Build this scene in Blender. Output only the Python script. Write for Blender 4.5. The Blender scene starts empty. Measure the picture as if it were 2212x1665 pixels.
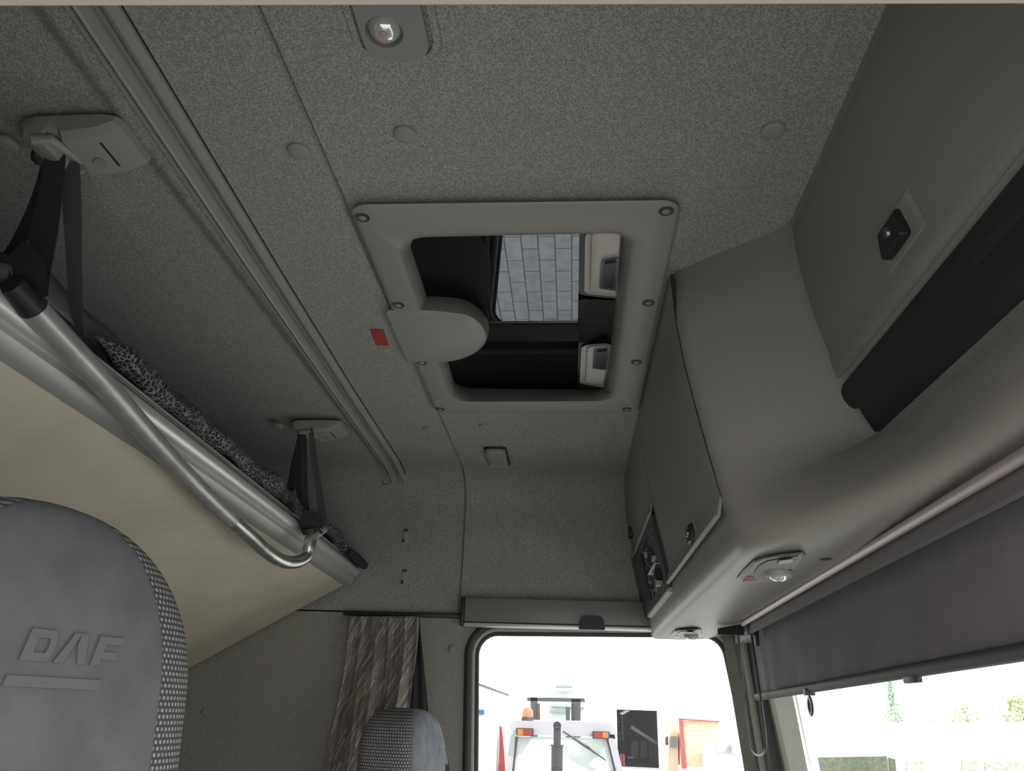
import bpy, bmesh, math, random
from mathutils import Vector, Matrix
random.seed(7)
S = bpy.context.scene
COL = S.collection

# ------------------------------------------------------------------ camera
W_, H_, F_ = 2212.0, 1665.0, 1600.0
CX, CY = W_/2, H_/2
CAM = Vector((0, 0, 2.6))
yc = Vector((129, -709, F_)).normalized()
xc = Vector((1, 0, -129/F_)).normalized()
zc = -xc.cross(yc)
if zc.y < 0: zc = -zc
# rows: world axes expressed in (right, up, forward)
RIGHT = Vector((xc.x, yc.x, zc.x)); UP = Vector((xc.y, yc.y, zc.y)); FWD = Vector((xc.z, yc.z, zc.z))
cd = bpy.data.cameras.new('camera'); cam = bpy.data.objects.new('camera', cd); COL.objects.link(cam)
cam.matrix_world = Matrix((( RIGHT.x, UP.x, -FWD.x, CAM.x), (RIGHT.y, UP.y, -FWD.y, CAM.y), (RIGHT.z, UP.z, -FWD.z, CAM.z), (0, 0, 0, 1)))
cd.sensor_width = 36; cd.lens = 36*F_/W_; cd.clip_start = 0.02; cd.clip_end = 500
S.camera = cam

# ------------------------------------------------------------------ daylight and exposure
w = bpy.data.worlds.new('sky'); S.world = w; w.use_nodes = True
bg = w.node_tree.nodes['Background']
bg.inputs[0].default_value = (1.0, 0.985, 0.965, 1); bg.inputs[1].default_value = 2.6
sd = bpy.data.lights.new('sun', 'SUN'); sd.energy = 4.5; sd.angle = 0.01; sd.color = (1, 0.96, 0.88)
so = bpy.data.objects.new('sun', sd); COL.objects.link(so)
so.location = (8, -8, 20)
so.rotation_euler = Vector((0.60, -0.42, 0.80)).to_track_quat('Z', 'Y').to_euler()
S.view_settings.view_transform = 'Standard'; S.view_settings.look = 'None'
S.view_settings.gamma = 1; S.view_settings.use_curve_mapping = False
S.view_settings.exposure = -0.03

# ------------------------------------------------------------------ helpers
def ray(x, y):
    return RIGHT*((x-CX)/F_) + UP*(-(y-CY)/F_) + FWD
def at(x, y, X=None, Y=None, Z=None):
    d = ray(x, y)
    if X is not None: t = (X-CAM.x)/d.x
    elif Y is not None: t = (Y-CAM.y)/d.y
    else: t = (Z-CAM.z)/d.z
    return CAM + d*t
def V(*a): return Vector(a)

def lin(c):
    if isinstance(c, str):
        c = [int(c[i:i+2], 16)/255 for i in (0, 2, 4)]
        c = [v/12.92 if v <= 0.04045 else ((v+0.055)/1.055)**2.4 for v in c]
    return (c[0], c[1], c[2], 1)

MATS = {}
def mat(name, col, rough=0.5, metal=0.0, bump=None, spec=0.5, var=None, emit=None, coat=0, sheen=0, trans=0):
    if name in MATS: return MATS[name]
    m = bpy.data.materials.new(name); m.use_nodes = True; MATS[name] = m
    nt = m.node_tree; b = nt.nodes['Principled BSDF']
    b.inputs['Base Color'].default_value = lin(col); b.inputs['Roughness'].default_value = rough
    b.inputs['Metallic'].default_value = metal; b.inputs['Specular IOR Level'].default_value = spec
    b.inputs['Coat Weight'].default_value = coat; b.inputs['Sheen Weight'].default_value = sheen
    b.inputs['Transmission Weight'].default_value = trans
    tc = nt.nodes.new('ShaderNodeTexCoord')
    if var:      # (scale, amount): gentle colour variation of the surface itself
        n = nt.nodes.new('ShaderNodeTexNoise'); n.inputs['Scale'].default_value = var[0]; n.inputs['Detail'].default_value = 4
        nt.links.new(tc.outputs['Object'], n.inputs['Vector'])
        r = nt.nodes.new('ShaderNodeValToRGB'); c = lin(col); a = var[1]
        r.color_ramp.elements[0].position = 0.3; r.color_ramp.elements[1].position = 0.7
        r.color_ramp.elements[0].color = (c[0]*(1-a), c[1]*(1-a), c[2]*(1-a), 1)
        r.color_ramp.elements[1].color = (min(1, c[0]*(1+a)), min(1, c[1]*(1+a)), min(1, c[2]*(1+a)), 1)
        nt.links.new(n.outputs['Fac'], r.inputs[0]); nt.links.new(r.outputs[0], b.inputs['Base Color'])
    if bump:     # (scale, strength)
        n = nt.nodes.new('ShaderNodeTexNoise'); n.inputs['Scale'].default_value = bump[0]; n.inputs['Detail'].default_value = 3
        nt.links.new(tc.outputs['Object'], n.inputs['Vector'])
        bp = nt.nodes.new('ShaderNodeBump'); bp.inputs['Strength'].default_value = bump[1]; bp.inputs['Distance'].default_value = 0.002
        nt.links.new(n.outputs['Fac'], bp.inputs['Height']); nt.links.new(bp.outputs[0], b.inputs['Normal'])
    if emit:
        b.inputs['Emission Color'].default_value = lin(col); b.inputs['Emission Strength'].default_value = emit
    return m

def node(nt, t, **kw):
    n = nt.nodes.new(t)
    for k, v in kw.items(): setattr(n, k, v)
    return n

def mat_headliner(name, dark, light, scale=230, coord='Geometry', thr=0.055):
    m = bpy.data.materials.new(name); m.use_nodes = True; nt = m.node_tree; b = nt.nodes['Principled BSDF']
    g = node(nt, 'ShaderNodeNewGeometry')
    n = node(nt, 'ShaderNodeTexNoise'); n.inputs['Scale'].default_value = scale; n.inputs['Detail'].default_value = 0.6; n.inputs['Distortion'].default_value = 0.6
    nt.links.new(g.outputs['Position'], n.inputs['Vector'])
    s = node(nt, 'ShaderNodeMath', operation='SUBTRACT'); s.inputs[1].default_value = 0.5
    a = node(nt, 'ShaderNodeMath', operation='ABSOLUTE')
    nt.links.new(n.outputs['Fac'], s.inputs[0]); nt.links.new(s.outputs[0], a.inputs[0])
    r = node(nt, 'ShaderNodeValToRGB')
    r.color_ramp.elements[0].position = thr*0.7; r.color_ramp.elements[0].color = lin(light)
    r.color_ramp.elements[1].position = thr*2.1; r.color_ramp.elements[1].color = lin(dark)
    nt.links.new(a.outputs[0], r.inputs[0]); nt.links.new(r.outputs[0], b.inputs['Base Color'])
    b.inputs['Roughness'].default_value = 0.95; b.inputs['Specular IOR Level'].default_value = 0.15
    bp = node(nt, 'ShaderNodeBump'); bp.inputs['Strength'].default_value = 0.25; bp.inputs['Distance'].default_value = 0.001
    nt.links.new(a.outputs[0], bp.inputs['Height']); nt.links.new(bp.outputs[0], b.inputs['Normal'])
    MATS[name] = m
    return m

def mat_glass(name, tint=(0.92, 0.97, 0.95), refl=0.08, rough=0.0, opaque=0.0, ocol=(0.5, 0.5, 0.5), dirt=False):
    """thin pane: light passes straight through, a little mirrors off, a little dirt or tint"""
    m = bpy.data.materials.new(name); m.use_nodes = True; nt = m.node_tree; nt.nodes.clear()
    o = node(nt, 'ShaderNodeOutputMaterial'); t = node(nt, 'ShaderNodeBsdfTransparent'); t.inputs[0].default_value = lin(tint)
    g = node(nt, 'ShaderNodeBsdfGlossy'); g.inputs['Roughness'].default_value = rough
    mx = node(nt, 'ShaderNodeMixShader'); mx.inputs[0].default_value = refl
    nt.links.new(t.outputs[0], mx.inputs[1]); nt.links.new(g.outputs[0], mx.inputs[2]); last = mx
    if opaque or dirt:
        d = node(nt, 'ShaderNodeBsdfDiffuse'); d.inputs[0].default_value = lin(ocol)
        m2 = node(nt, 'ShaderNodeMixShader'); m2.inputs[0].default_value = opaque
        if dirt:
            tc = node(nt, 'ShaderNodeTexCoord'); v = node(nt, 'ShaderNodeTexVoronoi'); v.inputs['Scale'].default_value = 95
            nt.links.new(tc.outputs['Object'], v.inputs['Vector'])
            r = node(nt, 'ShaderNodeValToRGB'); r.color_ramp.elements[0].position = 0.06; r.color_ramp.elements[0].color = (0.22, 0.22, 0.22, 1)
            r.color_ramp.elements[1].position = 0.09; r.color_ramp.elements[1].color = (0.0, 0.0, 0.0, 1)
            nt.links.new(v.outputs['Distance'], r.inputs[0]); nt.links.new(r.outputs[0], m2.inputs[0])
        nt.links.new(mx.outputs[0], m2.inputs[1]); nt.links.new(d.outputs[0], m2.inputs[2]); last = m2
    nt.links.new(last.outputs[0], o.inputs[0]); MATS[name] = m
    return m

def props(o, label=None, cat=None, group=None, kind=None):
    if label: o['label'] = label
    if cat: o['category'] = cat
    if group: o['group'] = group
    if kind: o['kind'] = kind
    return o

def empty(name, loc, label, cat, group=None):
    o = bpy.data.objects.new(name, None); COL.objects.link(o); o.location = loc; o.empty_display_size = 0.05
    return props(o, label, cat, group)

def world_loc(o):
    v = Vector(o.location)
    while o.parent: o = o.parent; v += Vector(o.location)
    return v

def link(name, me, m, parent=None, smooth=True, angle=35, uv=None):
    """mesh given in world metres; its origin is moved to its own middle"""
    vs = [v.co.copy() for v in me.vertices]
    c = Vector([(min(v[i] for v in vs)+max(v[i] for v in vs))/2 for i in range(3)])
    me.transform(Matrix.Translation(-c))
    ms = m if isinstance(m, (list, tuple)) else [m]
    for q in ms: me.materials.append(q)
    o = bpy.data.objects.new(name, me); COL.objects.link(o)
    if parent: o.parent = parent; o.location = c - world_loc(parent)
    else: o.location = c
    if smooth:
        me.polygons.foreach_set('use_smooth', [True]*len(me.polygons))
        bm = bmesh.new(); bm.from_mesh(me)
        lim = math.radians(angle)
        for e in bm.edges:
            if len(e.link_faces) == 2 and e.calc_face_angle(0) > lim: e.smooth = False
        bm.to_mesh(me); bm.free()
    me.update()
    return o

def from_bm(name, bm, m, parent=None, **k):
    bmesh.ops.recalc_face_normals(bm, faces=bm.faces)
    me = bpy.data.meshes.new(name); bm.to_mesh(me); bm.free()
    return link(name, me, m, parent, **k)

def mesh(name, verts, faces, m, parent=None, **k):
    me = bpy.data.meshes.new(name); me.from_pydata([tuple(v) for v in verts], [], faces); me.validate()
    return link(name, me, m, parent, **k)

def add_box(bm, a, b, bev=0.0, seg=2, rot=None, M=None):
    """axis aligned box a..b, bevelled, then optional matrix"""
    r = bmesh.ops.create_cube(bm, size=1)
    vs = r['verts']; a = Vector(a); b = Vector(b); c = (a+b)/2; s = b-a
    for v in vs: v.co = Vector((v.co.x*s.x, v.co.y*s.y, v.co.z*s.z))+c
    es = list({e for v in vs for e in v.link_edges})
    if bev:
        q = bmesh.ops.bevel(bm, geom=es, offset=bev, segments=seg, affect='EDGES', profile=0.5)
        vs = list({v for f in q['faces'] for v in f.verts} | {v for v in vs if v.is_valid})
    if M is not None: bmesh.ops.transform(bm, matrix=M, verts=vs)
    return vs

def box(name, a, b, m, parent=None, bev=0.0, seg=2, M=None, **k):
    bm = bmesh.new(); add_box(bm, a, b, bev, seg, M=M); return from_bm(name, bm, m, parent, **k)

def add_tube(bm, pts, r, n=12, caps=True, radii=None, flat=None):
    """sweep a circle (or a flat w x h section) along pts"""
    pts = [Vector(p) for p in pts]; rings = []
    up = None
    for i, p in enumerate(pts):
        t = (pts[min(i+1, len(pts)-1)]-pts[max(i-1, 0)]).normalized()
        if up is None:
            up = Vector((0, 0, 1)) if abs(t.z) < 0.9 else Vector((1, 0, 0))
        s = t.cross(up).normalized(); up = s.cross(t).normalized()
        rr = radii[i] if radii else r
        ring = []
        for k in range(n):
            a = 2*math.pi*k/n
            ring.append(bm.verts.new(p + (s*math.cos(a)+up*math.sin(a))*rr))
        rings.append(ring)
    for i in range(len(rings)-1):
        for k in range(n):
            bm.faces.new((rings[i][k], rings[i][(k+1) % n], rings[i+1][(k+1) % n], rings[i+1][k]))
    if caps: bm.faces.new(rings[0][::-1]); bm.faces.new(rings[-1])
    return rings

def tube(name, pts, r, m, parent=None, n=12, radii=None, **k):
    bm = bmesh.new(); add_tube(bm, pts, r, n, radii=radii); return from_bm(name, bm, m, parent, **k)

def spline(pts, sub=6, closed=False):
    pts = [Vector(p) for p in pts]; out = []; n = len(pts)
    rng = n if closed else n-1
    for i in range(rng):
        p0 = pts[(i-1) % n] if (closed or i > 0) else pts[0]*2-pts[1]
        p1 = pts[i]; p2 = pts[(i+1) % n]
        p3 = pts[(i+2) % n] if (closed or i+2 < n) else p2*2-p1
        for j in range(sub):
            t = j/sub
            out.append(0.5*((2*p1)+(p2-p0)*t+(2*p0-5*p1+4*p2-p3)*t*t+(3*p1-p0-3*p2+p3)*t**3))
    if not closed: out.append(pts[-1])
    return out

def ribbon(name, pts, width, side, thick, m, parent=None, widths=None):
    """flat strap along pts; side = direction of its width"""
    bm = bmesh.new(); rows = []
    pts = [Vector(p) for p in pts]
    for i, p in enumerate(pts):
        t = (pts[min(i+1, len(pts)-1)]-pts[max(i-1, 0)]).normalized()
        sd_ = side[i] if isinstance(side, list) else side
        s = Vector(sd_); s = (s - t*s.dot(t)).normalized(); nrm = t.cross(s).normalized()
        ww = (widths[i] if widths else width)/2
        rows.append([bm.verts.new(p+s*ww*a+nrm*thick/2*b) for a, b in ((-1, -1), (1, -1), (1, 1), (-1, 1))])
    for i in range(len(rows)-1):
        for k in range(4): bm.faces.new((rows[i][k], rows[i][(k+1) % 4], rows[i+1][(k+1) % 4], rows[i+1][k]))
    bm.faces.new(rows[0][::-1]); bm.faces.new(rows[-1])
    return from_bm(name, bm, m, parent)

def loft(name, loops, m, parent=None, cap0=True, cap1=True, closed=True, **k):
    bm = bmesh.new(); R = [[bm.verts.new(Vector(p)) for p in L] for L in loops]; n = len(R[0])
    for i in range(len(R)-1):
        for j in range(n if closed else n-1):
            bm.faces.new((R[i][j], R[i][(j+1) % n], R[i+1][(j+1) % n], R[i+1][j]))
    if cap0: bm.faces.new(R[0][::-1])
    if cap1: bm.faces.new(R[-1])
    return from_bm(name, bm, m, parent, **k)

def grid(name, rows, m, parent=None, uvs=None, thick=0, **k):
    """rows of points -> sheet"""
    nr, nc = len(rows), len(rows[0]); vs = [p for r in rows for p in r]
    fs = [(i*nc+j, i*nc+j+1, (i+1)*nc+j+1, (i+1)*nc+j) for i in range(nr-1) for j in range(nc-1)]
    me = bpy.data.meshes.new(name); me.from_pydata([tuple(v) for v in vs], [], fs)
    if uvs:
        ul = me.uv_layers.new(name='UVMap')
        for l in me.loops:
            i, j = divmod(l.vertex_index, nc); ul.data[l.index].uv = uvs[i][j]
    o = link(name, me, m, parent, **k)
    if thick:
        md = o.modifiers.new('thickness', 'SOLIDIFY'); md.thickness = thick; md.offset = 0
    return o

def rrect(cs, r, n=6):
    """rounded polygon through the corners cs (3D, coplanar)"""
    out = []; N = len(cs); cs = [Vector(c) for c in cs]
    for i, c in enumerate(cs):
        p = (cs[i-1]-c).normalized(); q = (cs[(i+1) % N]-c).normalized()
        a = p.angle(q); rr = r[i] if isinstance(r, (list, tuple)) else r
        d = rr/math.tan(a/2); A = c+p*d; B = c+q*d; ctr = c+(p+q).normalized()*(rr/math.sin(a/2))
        u = A-ctr; v = B-ctr; ang = u.angle(v) if rr > 1e-6 else 0
        for k in range(n+1):
            t = k/n
            if ang < 1e-5: out.append(c); continue
            out.append(ctr + (u*math.sin((1-t)*ang)+v*math.sin(t*ang))/math.sin(ang))
    return out

def plate_hole(name, outer, holes, m, parent=None, depth=None, **k):
    bm = bmesh.new(); es = []
    for L in [outer]+holes:
        vs = [bm.verts.new(Vector(p)) for p in L]
        for i in range(len(vs)): es.append(bm.edges.new((vs[i], vs[(i+1) % len(vs)])))
    bmesh.ops.triangle_fill(bm, use_beauty=True, use_dissolve=False, edges=es)
    if depth is not None:
        r = bmesh.ops.extrude_face_region(bm, geom=bm.faces[:])
        bmesh.ops.translate(bm, vec=Vector(depth), verts=[v for v in r['geom'] if isinstance(v, bmesh.types.BMVert)])
    return from_bm(name, bm, m, parent, **k)

def lathe(bm, prof, c, axis, n=24, ux=None):
    """prof: (r, h) pairs round axis through c"""
    axis = Vector(axis).normalized(); ux = Vector(ux) if ux else (Vector((1, 0, 0)) if abs(axis.x) < 0.9 else Vector((0, 1, 0)))
    ux = (ux-axis*ux.dot(axis)).normalized(); uy = axis.cross(ux)
    R = []
    for r, h in prof:
        if r < 1e-6: R.append([bm.verts.new(Vector(c)+axis*h)])
        else: R.append([bm.verts.new(Vector(c)+axis*h+(ux*math.cos(2*math.pi*k/n)+uy*math.sin(2*math.pi*k/n))*r) for k in range(n)])
    for i in range(len(R)-1):
        a, b = R[i], R[i+1]
        for k in range(n):
            k2 = (k+1) % n
            if len(a) == 1 and len(b) == 1: continue
            if len(a) == 1: bm.faces.new((a[0], b[k], b[k2]))
            elif len(b) == 1: bm.faces.new((a[k], b[0], a[k2]))
            else: bm.faces.new((a[k], b[k], b[k2], a[k2]))

def turned(name, prof, c, axis, m, parent=None, n=24, **k):
    bm = bmesh.new(); lathe(bm, prof, c, axis, n); return from_bm(name, bm, m, parent, **k)

# ------------------------------------------------------------------ materials
M_head = mat_headliner('headliner fabric', (0.25, 0.248, 0.237), (0.43, 0.427, 0.405), scale=300, thr=0.05)
M_wall = mat_headliner('side wall fabric', (0.27, 0.26, 0.235), (0.42, 0.405, 0.365), scale=480, thr=0.045)
M_plast = mat('moulded warm grey plastic', (0.285, 0.27, 0.243), 0.36, bump=(900, 0.12))
M_door = mat('locker door plastic', (0.265, 0.255, 0.232), 0.42, bump=(900, 0.12))
M_frame = mat('hatch frame plastic', (0.325, 0.31, 0.28), 0.5, bump=(700, 0.08))
M_pale = mat('pale door trim', (0.40, 0.34, 0.30), 0.6)
M_rail = mat('rail plastic', (0.34, 0.335, 0.305), 0.4)
M_black = mat('black plastic', (0.018, 0.02, 0.023), 0.45)
M_pad = mat('soft black pad', (0.020, 0.022, 0.026), 0.5, bump=(500, 0.25))
M_gap = mat('dark gap', (0.03, 0.03, 0.028), 0.9)
M_rubber = mat('black rubber seal', (0.035, 0.035, 0.035), 0.6)
M_bead = mat('pale green seal bead', (0.30, 0.31, 0.27), 0.4)
M_alu = mat('brushed aluminium', (0.74, 0.75, 0.72), 0.36, metal=0.55, bump=(400, 0.05))
M_alud = mat('grey anodised aluminium', (0.52, 0.53, 0.52), 0.42, metal=0.4, bump=(500, 0.05))
M_steel = mat('satin steel tube', (0.50, 0.51, 0.50), 0.38, metal=0.6, var=(30, 0.12))
M_board = mat('bunk board', (0.66, 0.60, 0.49), 0.75, var=(5, 0.10), bump=(600, 0.25))
M_web = mat('black webbing', (0.035, 0.037, 0.038), 0.8, bump=(1200, 0.4))
M_webg = mat('grey webbing', (0.085, 0.085, 0.082), 0.75, bump=(1200, 0.4))
M_wdark = mat('white latch plastic', (0.62, 0.585, 0.54), 0.5)
M_screw = mat('screw metal', (0.25, 0.25, 0.25), 0.35, metal=1)
M_plug = mat('cover cap plastic', (0.31, 0.30, 0.28), 0.55)
M_red = mat('red label', (0.42, 0.06, 0.035), 0.5)
M_blindf = mat('dark grey blind cloth', (0.185, 0.172, 0.174), 0.85, var=(9, 0.10), bump=(1500, 0.3))
M_blindbox = mat('blind cassette aluminium paint', (0.21, 0.20, 0.195), 0.4)
M_pillar = mat('pillar trim plastic', (0.30, 0.29, 0.25), 0.55, bump=(800, 0.1))
M_pillarp = mat('pale pillar trim', (0.56, 0.58, 0.51), 0.5)
M_cord = mat('black elastic cord', (0.05, 0.055, 0.06), 0.35)
M_glow = mat('yellowed plastic', (0.30, 0.30, 0.22), 0.5)
M_sued = mat('slate suede', (0.165, 0.167, 0.178), 0.95, var=(14, 0.16), bump=(500, 0.2), spec=0.1)
M_suedlit = mat('lit pale suede', (0.24, 0.255, 0.29), 0.95, var=(30, 0.2), bump=(150, 0.3), spec=0.1)  # paler copy of the slate suede, a brightly lit seat put into colour
M_emb = mat('embossed suede', (0.175, 0.177, 0.188), 0.95, spec=0.1)
M_lens = mat('clear lamp lens', (0.85, 0.88, 0.86), 0.08, coat=0.5, spec=0.8, metal=0.55)
M_lens2 = mat('frosted lamp lens', (0.30, 0.33, 0.29), 0.12, coat=1, spec=0.8)

def mat_knit():
    m = bpy.data.materials.new('ribbed knit cloth'); m.use_nodes = True; nt = m.node_tree; b = nt.nodes['Principled BSDF']
    u = node(nt, 'ShaderNodeUVMap'); br = node(nt, 'ShaderNodeTexBrick')
    br.inputs['Scale'].default_value = 1; br.inputs['Brick Width'].default_value = 0.0062; br.inputs['Row Height'].default_value = 0.0064
    br.inputs['Mortar Size'].default_value = 0.0017; br.inputs['Mortar Smooth'].default_value = 0.5
    br.inputs['Color1'].default_value = (0.42, 0.40, 0.375, 1); br.inputs['Color2'].default_value = (0.33, 0.315, 0.30, 1); br.inputs['Mortar'].default_value = (0.085, 0.085, 0.095, 1)
    nt.links.new(u.outputs[0], br.inputs['Vector']); nt.links.new(br.outputs['Color'], b.inputs['Base Color'])
    b.inputs['Roughness'].default_value = 0.9; b.inputs['Specular IOR Level'].default_value = 0.2
    bp = node(nt, 'ShaderNodeBump'); bp.inputs['Strength'].default_value = 0.8; bp.inputs['Distance'].default_value = 0.0015; bp.invert = True
    nt.links.new(br.outputs['Fac'], bp.inputs['Height']); nt.links.new(bp.outputs[0], b.inputs['Normal'])
    return m
M_knit = mat_knit()

def mat_net():
    m = bpy.data.materials.new('honeycomb net'); m.use_nodes = True; nt = m.node_tree; b = nt.nodes['Principled BSDF']
    u = node(nt, 'ShaderNodeUVMap'); v = node(nt, 'ShaderNodeTexVoronoi', feature='DISTANCE_TO_EDGE')
    v.inputs['Scale'].default_value = 120; v.inputs['Randomness'].default_value = 0.75
    nt.links.new(u.outputs[0], v.inputs['Vector'])
    r = node(nt, 'ShaderNodeValToRGB'); r.color_ramp.elements[0].position = 0.035; r.color_ramp.elements[0].color = (0.25, 0.255, 0.24, 1)
    r.color_ramp.elements[1].position = 0.095; r.color_ramp.elements[1].color = (0.012, 0.013, 0.014, 1)
    nt.links.new(v.outputs['Distance'], r.inputs[0]); nt.links.new(r.outputs[0], b.inputs['Base Color'])
    b.inputs['Roughness'].default_value = 0.8
    bp = node(nt, 'ShaderNodeBump'); bp.inputs['Strength'].default_value = 1.0; bp.inputs['Distance'].default_value = 0.002; bp.invert = True
    nt.links.new(v.outputs['Distance'], bp.inputs['Height']); nt.links.new(bp.outputs[0], b.inputs['Normal'])
    return m
M_net = mat_net()

def mat_curtain():
    m = bpy.data.materials.new('patterned curtain cloth'); m.use_nodes = True; nt = m.node_tree; b = nt.nodes['Principled BSDF']
    u = node(nt, 'ShaderNodeUVMap'); mp = node(nt, 'ShaderNodeMapping'); mp.inputs['Rotation'].default_value = (0, 0, math.radians(62))
    br = node(nt, 'ShaderNodeTexBrick'); br.offset = 0.37; br.offset_frequency = 2; br.squash = 1.6; br.squash_frequency = 3
    br.inputs['Scale'].default_value = 1; br.inputs['Brick Width'].default_value = 0.058; br.inputs['Row Height'].default_value = 0.013
    br.inputs['Mortar Size'].default_value = 0.0028; br.inputs['Bias'].default_value = -0.2
    br.inputs['Color1'].default_value = (0.17, 0.15, 0.13, 1); br.inputs['Color2'].default_value = (0.62, 0.58, 0.53, 1); br.inputs['Mortar'].default_value = (0.23, 0.205, 0.18, 1)
    nt.links.new(u.outputs[0], mp.inputs[0]); nt.links.new(mp.outputs[0], br.inputs['Vector']); nt.links.new(br.outputs['Color'], b.inputs['Base Color'])
    b.inputs['Roughness'].default_value = 0.6; b.inputs['Sheen Weight'].default_value = 0.2
    return m
M_curt = mat_curtain()

def mat_paving():
    m = bpy.data.materials.new('concrete block paving'); m.use_nodes = True; nt = m.node_tree; b = nt.nodes['Principled BSDF']
    g = node(nt, 'ShaderNodeNewGeometry'); mp = node(nt, 'ShaderNodeMapping'); mp.inputs['Rotation'].default_value = (0, 0, math.radians(90))
    nt.links.new(g.outputs['Position'], mp.inputs[0])
    br = node(nt, 'ShaderNodeTexBrick'); br.inputs['Scale'].default_value = 1; br.inputs['Brick Width'].default_value = 0.40; br.inputs['Row Height'].default_value = 0.16
    br.inputs['Mortar Size'].default_value = 0.008; br.inputs['Mortar Smooth'].default_value = 0.3
    br.inputs['Color1'].default_value = (0.40, 0.42, 0.43, 1); br.inputs['Color2'].default_value = (0.46, 0.475, 0.48, 1); br.inputs['Mortar'].default_value = (0.17, 0.18, 0.19, 1)
    nt.links.new(mp.outputs[0], br.inputs['Vector'])
    n = node(nt, 'ShaderNodeTexNoise'); n.inputs['Scale'].default_value = 9; n.inputs['Detail'].default_value = 6
    nt.links.new(g.outputs['Position'], n.inputs['Vector'])
    mx = node(nt, 'ShaderNodeMix', data_type='RGBA', blend_type='MULTIPLY'); mx.inputs[0].default_value = 0.45
    nt.links.new(br.outputs['Color'], mx.inputs[6]); nt.links.new(n.outputs['Color'], mx.inputs[7])
    rr = node(nt, 'ShaderNodeValToRGB'); rr.color_ramp.elements[0].position = 0.3; rr.color_ramp.elements[0].color = (0.55, 0.55, 0.55, 1); rr.color_ramp.elements[1].position = 0.6
    nt.links.new(n.outputs['Fac'], rr.inputs[0]); nt.links.new(rr.outputs[0], mx.inputs[7])
    nt.links.new(mx.outputs[2], b.inputs['Base Color']); b.inputs['Roughness'].default_value = 0.9
    return m
M_pave = mat_paving()

def mat_mirrorglass():
    m = bpy.data.materials.new('dark tinted roof glass'); m.use_nodes = True; nt = m.node_tree; nt.nodes.clear()
    o = node(nt, 'ShaderNodeOutputMaterial'); g = node(nt, 'ShaderNodeBsdfGlossy'); g.inputs['Roughness'].default_value = 0.0
    g.inputs['Color'].default_value = (0.125, 0.132, 0.142, 1)
    d = node(nt, 'ShaderNodeBsdfDiffuse'); d.inputs[0].default_value = (0.006, 0.006, 0.007, 1)
    a = node(nt, 'ShaderNodeAddShader'); nt.links.new(g.outputs[0], a.inputs[0]); nt.links.new(d.outputs[0], a.inputs[1]); nt.links.new(a.outputs[0], o.inputs[0])
    return m
M_mir = mat_mirrorglass()

# ================================================================== CAB SHELL
ZC = 3.30        # headliner height
YW = 2.34        # inner face of the far side wall
YN = 0.27        # near side wall (its door stands open round the viewer)
XB = -1.42       # rear wall
XSEAM = -0.345

# headliner: flat roof that rolls down into the far side wall, with grooves
path = [(YN-0.02, ZC, 0, -1)]
for y in (0.45, 0.7, 0.90, 0.915, 1.3, 1.73, 1.735, 2.0, 2.14): path.append((y, ZC, 0, -1))
for k in range(0, 11):
    a = math.pi/2*k/10; path.append((2.20+(YW-2.20)*math.sin(a), ZC-0.11*(1-math.cos(a)), -math.sin(a), -math.cos(a)))
roof_n = len(path)
for z in (3.12, 3.0, 2.95, 2.866): path.append((YW, z, -1, 0))
xs = [XB, -1.1, -0.8, -0.70, -0.66]
def gro(x, k=0):
    d = 0.0
    t = max(0, min(1, (-0.583-x)/0.036)); d += 0.014*t*t*(3-2*t)*(1-k)   # soft step beside the rail
    s = abs(x-XSEAM)
    d += 0.009*max(0, 1-s/0.0035)                       # panel seam
    return d
x = -0.645
while x < -0.57: xs.append(x); x += 0.005
xs += [-0.55, -0.5, -0.45, -0.40, -0.375]
x = -0.368
while x < -0.322: xs.append(x); x += 0.0015
xs += [-0.31, -0.29, -0.2, -0.1, 0.0, 0.1, 0.12, 0.165, 0.25, 0.34, 0.45]
xs = sorted(set(round(v, 4) for v in xs))
rows = []
for y, z, ny, nz in path:
    fade = max(0, min(1, (y-2.10)/0.2))
    rows.append([V(x, y-ny*gro(x, fade), z-nz*gro(x, fade)) for x in xs])
def sheet_skip(name, rows, skip, m):
    nr, nc = len(rows), len(rows[0]); vs = [p for r in rows for p in r]; fs = []
    for i in range(nr-1):
        for j in range(nc-1):
            c = (rows[i][j]+rows[i+1][j+1])/2
            if skip(c): continue
            fs.append((i*nc+j, i*nc+j+1, (i+1)*nc+j+1, (i+1)*nc+j))
    me = bpy.data.meshes.new(name); me.from_pydata([tuple(v) for v in vs], [], fs)
    bm = bmesh.new(); bm.from_mesh(me); bmesh.ops.delete(bm, geom=[v for v in bm.verts if not v.link_faces], context='VERTS'); bm.to_mesh(me); bm.free()
    return link(name, me, m, None, angle=60)
ceil = sheet_skip('ceiling', rows[:roof_n], lambda c: -0.31 < c.x < 0.12 and 0.915 < c.y < 1.73, M_head)
props(ceil, kind='structure')
wl = sheet_skip('wall_far', rows[roof_n-1:], lambda c: False, M_head); props(wl, kind='structure')
# outer roof skin, rear wall, near wall round the open door, floor
props(box('wall_rear', (XB-0.05, YN-0.06, 1.45), (XB, YW+0.06, 3.42), M_wall), kind='structure')
props(box('floor', (XB, YN-0.06, 1.40), (0.75, YW+0.06, 1.45), mat('grey floor mat', (0.22, 0.21, 0.20), 0.9)), kind='structure')
rf = plate_hole('ceiling_outer_skin', [V(XB-.05, YN-.06, 3.40), V(0.6, YN-.06, 3.40), V(0.6, YW+.06, 3.40), V(XB-.05, YW+.06, 3.40)],
           [rrect([V(-.29, .94, 3.40), V(.11, .94, 3.40), V(.11, 1.71, 3.40), V(-.29, 1.71, 3.40)], .03)], mat('white roof paint', (0.7, 0.7, 0.7), 0.4), depth=(0, 0, 0.02))
props(rf, kind='structure')
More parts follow.
